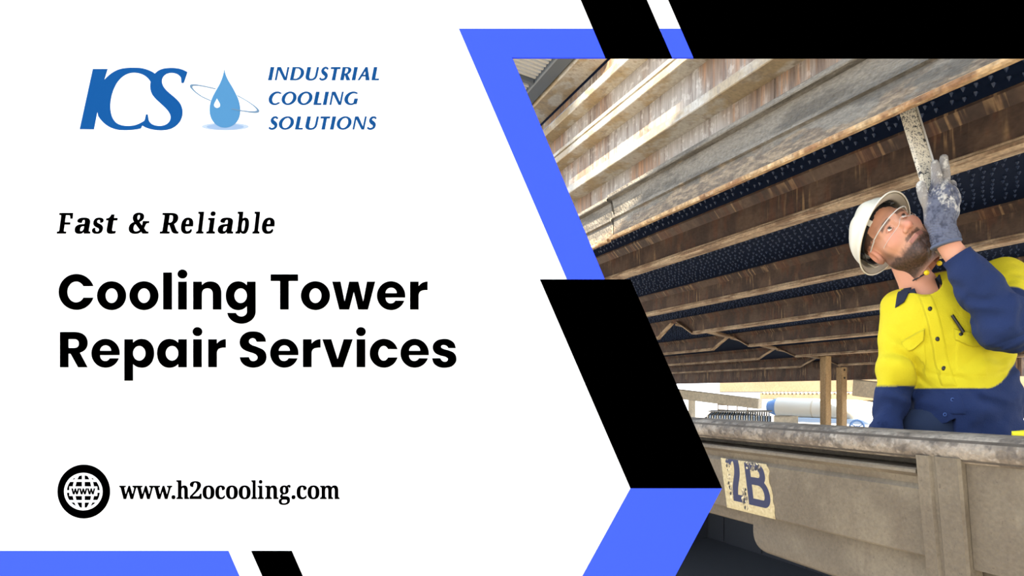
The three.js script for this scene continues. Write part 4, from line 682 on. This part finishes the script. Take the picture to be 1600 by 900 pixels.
for (const [x, y] of [[-0.03, 1.03], [-0.05, 0.985]]) { const g = new THREE.TorusGeometry(0.0045, 0.0016, 8, 16); g.translate(x, y, front(x, y) + 0.005); mesh('button', g, mat({ color: 0x32508c, roughness: 0.5 }), shirt); }
{ const a = V(-0.026, 1.285, front(-0.026, 1.285) + 0.01), b = V(0.006, 1.232, front(0.006, 1.232) + 0.01); mesh('pen', cyl(a, b, 0.005, 0.0055, 12), blackPlastic, shirt); }
{ // collar: stand round the neck and two leaves
  const pts = []; for (let i = 0; i <= 40; i++) { const a = 0.55 + i / 40 * (Math.PI * 2 - 1.1); pts.push([Math.sin(a), Math.cos(a)]); }
  const pos = [], idx = [], c0 = V(-0.082, 1.385, -0.022), axis = V(-0.42, 0.88, 0.2).normalize(), ex = V(1, 0.45, 0).addScaledVector(axis, -V(1, 0.45, 0).dot(axis)).normalize(), ez = ex.clone().cross(axis);
  pts.forEach(([s, c], i) => { for (const [r, h] of [[0.066, -0.016], [0.0665, 0.022], [0.073, 0.024], [0.083, -0.02]]) { const p = c0.clone().addScaledVector(ex, s * r).addScaledVector(ez, c * (r + 0.006)).addScaledVector(axis, h); pos.push(p.x, p.y, p.z); } if (i) for (let e = 0; e < 3; e++) { const a = (i - 1) * 4 + e; idx.push(a, a + 4, a + 1, a + 1, a + 4, a + 5); } });
  const g = new THREE.BufferGeometry(); g.setAttribute('position', new THREE.Float32BufferAttribute(pos, 3)); g.setIndex(idx); g.computeVertexNormals();
  const black = mat({ color: 0x10182e, roughness: 0.9, side: THREE.DoubleSide });
  mesh('collar', g, black, shirt).userData.label = 'dark navy collar';
  mesh('collar_leaf', patch((u, v) => { const l = [lerp(-0.174, -0.158, v), lerp(1.318, 1.388, v)], r = [lerp(-0.15, -0.122, v), lerp(1.334, 1.385, v)]; return [lerp(l[0], r[0], u), lerp(l[1], r[1], u)]; }, 8, 12, 0.008), black, shirt);
}
for (const [x, y, z] of [[-0.086, 1.424, 0.06], [-0.036, 1.46, 0.03]]) { const g = new THREE.SphereGeometry(0.0082, 16, 12); g.scale(1.1, 1, 1); g.translate(x, y, z); mesh('ear_plug', g, mat({ color: 0xf2cf10, roughness: 0.5 }), person); }
mesh('plug_cord', tube([V(-0.086, 1.424, 0.058), V(-0.105, 1.412, 0.045), V(-0.12, 1.405, 0.03)], 0.0022, 12, 6), mat({ color: 0x20222a }), person);
{ // trousers and boots
  const trouserSdf = (x, y, z) => { let d = cap(x, y, z, [-0.005, 0.95, -0.04], [0.01, 0.86, -0.03], 0.148, 0.14); d = smin(d, cap(x, y, z, J.hipR, [-0.08, 0.48, 0.03], 0.092, 0.072), 0.05); d = smin(d, cap(x, y, z, J.hipL, [0.16, 0.48, 0.02], 0.092, 0.072), 0.05); d = smin(d, cap(x, y, z, [-0.08, 0.48, 0.03], [-0.08, 0.12, -0.02], 0.07, 0.062), 0.02); d = smin(d, cap(x, y, z, [0.16, 0.48, 0.02], [0.16, 0.12, -0.03], 0.07, 0.062), 0.02); return Math.max(d + 0.01 * (n3(x * 18, y * 22, z * 18) - 0.5), y - 1.0, 0.075 - y); };
  mesh('trousers', surface(trouserSdf, [-0.26, 0.05, -0.24], [0.34, 1.02, 0.22], 0.012), mat({ color: 0x1a2740, roughness: 0.95 }), person);
  for (const x of [-0.08, 0.16]) { const f = (a, b, c) => Math.max(smin(cap(a, b, c, [x, 0.12, -0.025], [x, 0.05, -0.02], 0.052, 0.05), cap(a, b, c, [x, 0.04, 0], [x, 0.036, 0.14], 0.048, 0.042), 0.03), 0.002 - b); mesh('boot', surface(f, [x - 0.08, -0.01, -0.1], [x + 0.08, 0.19, 0.21], 0.008), mat({ color: 0x5a4632, roughness: 0.8 }), person); }
}
{ // knitted glove: index and middle finger along the bar, ring and little finger curled behind it, thumb up
  const w = J.wrL;
  const gloveSdf = (x, y, z) => {
    let d = cap(x, y, z, [-0.062, 1.497, 0.16], [-0.076, 1.55, 0.153], 0.0425, 0.0375);
    d += 0.0012 * Math.sin(y * 900 + x * 250) * step(1.56, 1.55, y);
    let p = cap(x, y, z, [-0.076, 1.565, 0.152], [-0.066, 1.635, 0.148], 0.039, 0.036); p = smin(p, cap(x, y, z, [-0.09, 1.575, 0.152], [-0.084, 1.64, 0.152], 0.032, 0.026), 0.02); p = smin(p, cap(x, y, z, [-0.05, 1.585, 0.148], [-0.042, 1.63, 0.142], 0.03, 0.026), 0.02);
    d = smin(d, p, 0.018);
    d = smin(d, Math.min(cap(x, y, z, [-0.09, 1.645, 0.158], [-0.094, 1.682, 0.172], 0.0165, 0.0155), cap(x, y, z, [-0.094, 1.682, 0.172], [-0.1, 1.714, 0.176], 0.0155, 0.0125)), 0.01);
    d = smin(d, Math.min(cap(x, y, z, [-0.064, 1.65, 0.15], [-0.062, 1.69, 0.156], 0.0165, 0.015), cap(x, y, z, [-0.062, 1.69, 0.156], [-0.068, 1.738, 0.158], 0.015, 0.0125)), 0.009);
    d = smin(d, Math.min(cap(x, y, z, [-0.042, 1.645, 0.144], [-0.034, 1.672, 0.126], 0.016, 0.015), cap(x, y, z, [-0.034, 1.672, 0.126], [-0.06, 1.67, 0.104], 0.015, 0.0125)), 0.009);
    d = smin(d, Math.min(cap(x, y, z, [-0.026, 1.618, 0.14], [-0.016, 1.64, 0.118], 0.0145, 0.0135), cap(x, y, z, [-0.016, 1.64, 0.118], [-0.044, 1.636, 0.1], 0.0135, 0.0115)), 0.009);
    d = smin(d, Math.min(cap(x, y, z, [-0.1, 1.578, 0.158], [-0.129, 1.622, 0.166], 0.019, 0.0165), cap(x, y, z, [-0.129, 1.622, 0.166], [-0.138, 1.656, 0.166], 0.0165, 0.0135)), 0.012);
    d += 0.0025 * (n3(x * 70, y * 70, z * 70) - 0.5) + 0.0008 * Math.sin(x * 1500) * Math.sin(y * 1500);
    return Math.max(d, 1.482 - y + (x + 0.06) * 0.25);
  };
  const A = lin(98, 102, 118), B = lin(60, 64, 80), Cc = lin(216, 212, 200), T = lin(150, 144, 134);
  const paint = (x, y, z) => { let c = mix(A, B, step(0.3, 0.8, 0.5 * n3(x * 60, y * 60, z * 60) + 0.5 * n3(x * 220, y * 220, z * 220))); c = mix(c, T, step(1.645, 1.69, y + (n3(x * 80, y * 80, z * 80) - 0.5) * 0.03) * 0.7); c = mix(c, T, step(-0.118, -0.13, x) * 0.8); c = mix(c, Cc, 0.75 * step(0.55, 0.85, 0.6 * n3(x * 75 + 7, y * 75, z * 75) + 0.4 * n3(x * 260, y * 260, z * 260)) * step(1.55, 1.6, y)); return c; };
  const glove = mesh('glove', surface(gloveSdf, [-0.17, 1.46, 0.06], [0.02, 1.77, 0.22], 0.0027, paint), mat({ vertexColors: true, roughness: 0.95 }), person); glove.userData.label = 'grey blue knitted glove spotted with white residue';
  const hem = []; for (let i = 0; i < 28; i++) { const a = i / 28 * Math.PI * 2, x = -0.062 + 0.04 * Math.cos(a), z = 0.16 + 0.04 * Math.sin(a); hem.push(V(x, 1.487 + (x + 0.06) * 0.25, z)); }
  mesh('cuff_hem', tube(hem, 0.005, 60, 8, true), mat({ color: 0x565d70, roughness: 0.95 }), glove);
}
// ---------------------------------------------------------------- bar pushed up behind the edge channel
{
  const t = tex(256, 1024, (u, v) => { const a = fbm(u, v, 6, 24, 3), s = fbm(u, v, 70, 96, 13, 4), k = step(0.2, 0.95, v); let c = mix([222, 214, 192], [186, 178, 160], a); c = mix(c, [70, 70, 74], 0.85 * step(0.6 - 0.09 * k, 0.68 - 0.09 * k, s)); return mix(c, [40, 40, 42], step(0.72, 0.76, fbm(u, v, 8, 32, 43))); }, 1, 1);
  const a = V(-0.094, 1.655, 0.135), b = V(-0.172, 1.985, 0.085), g0 = group('scraper_bar', 'dirty cream flat bar held up under the edge channel by the gloved hand', 'bar', [-1.004, 0.45, -1.696], FACING);
  const d = b.clone().sub(a), L = d.length(), y = d.clone().normalize(), x = V(1, 0.1, -0.25).addScaledVector(y, -V(1, 0.1, -0.25).dot(y)).normalize(), z = x.clone().cross(y), m4 = new THREE.Matrix4().makeBasis(x, y, z).setPosition(a);
  const g = box(-0.028, 0.028, 0, L, -0.009, 0.009, 0.003); { const p = g.attributes.position, uv = g.attributes.uv; for (let i = 0; i < p.count; i++) uv.setXY(i, p.getX(i) * 5 + 0.5 + p.getZ(i) * 3, p.getY(i) / L); }
  g.applyMatrix4(m4); mesh('bar', g, mat({ map: t, roughness: 0.7 }), g0);
  const r = box(0.02, 0.026, 0.02, L - 0.01, 0.009, 0.016, 0.002); r.applyMatrix4(m4); mesh('raised_edge', r, M.grate, g0);
}

renderer.render(scene, camera);
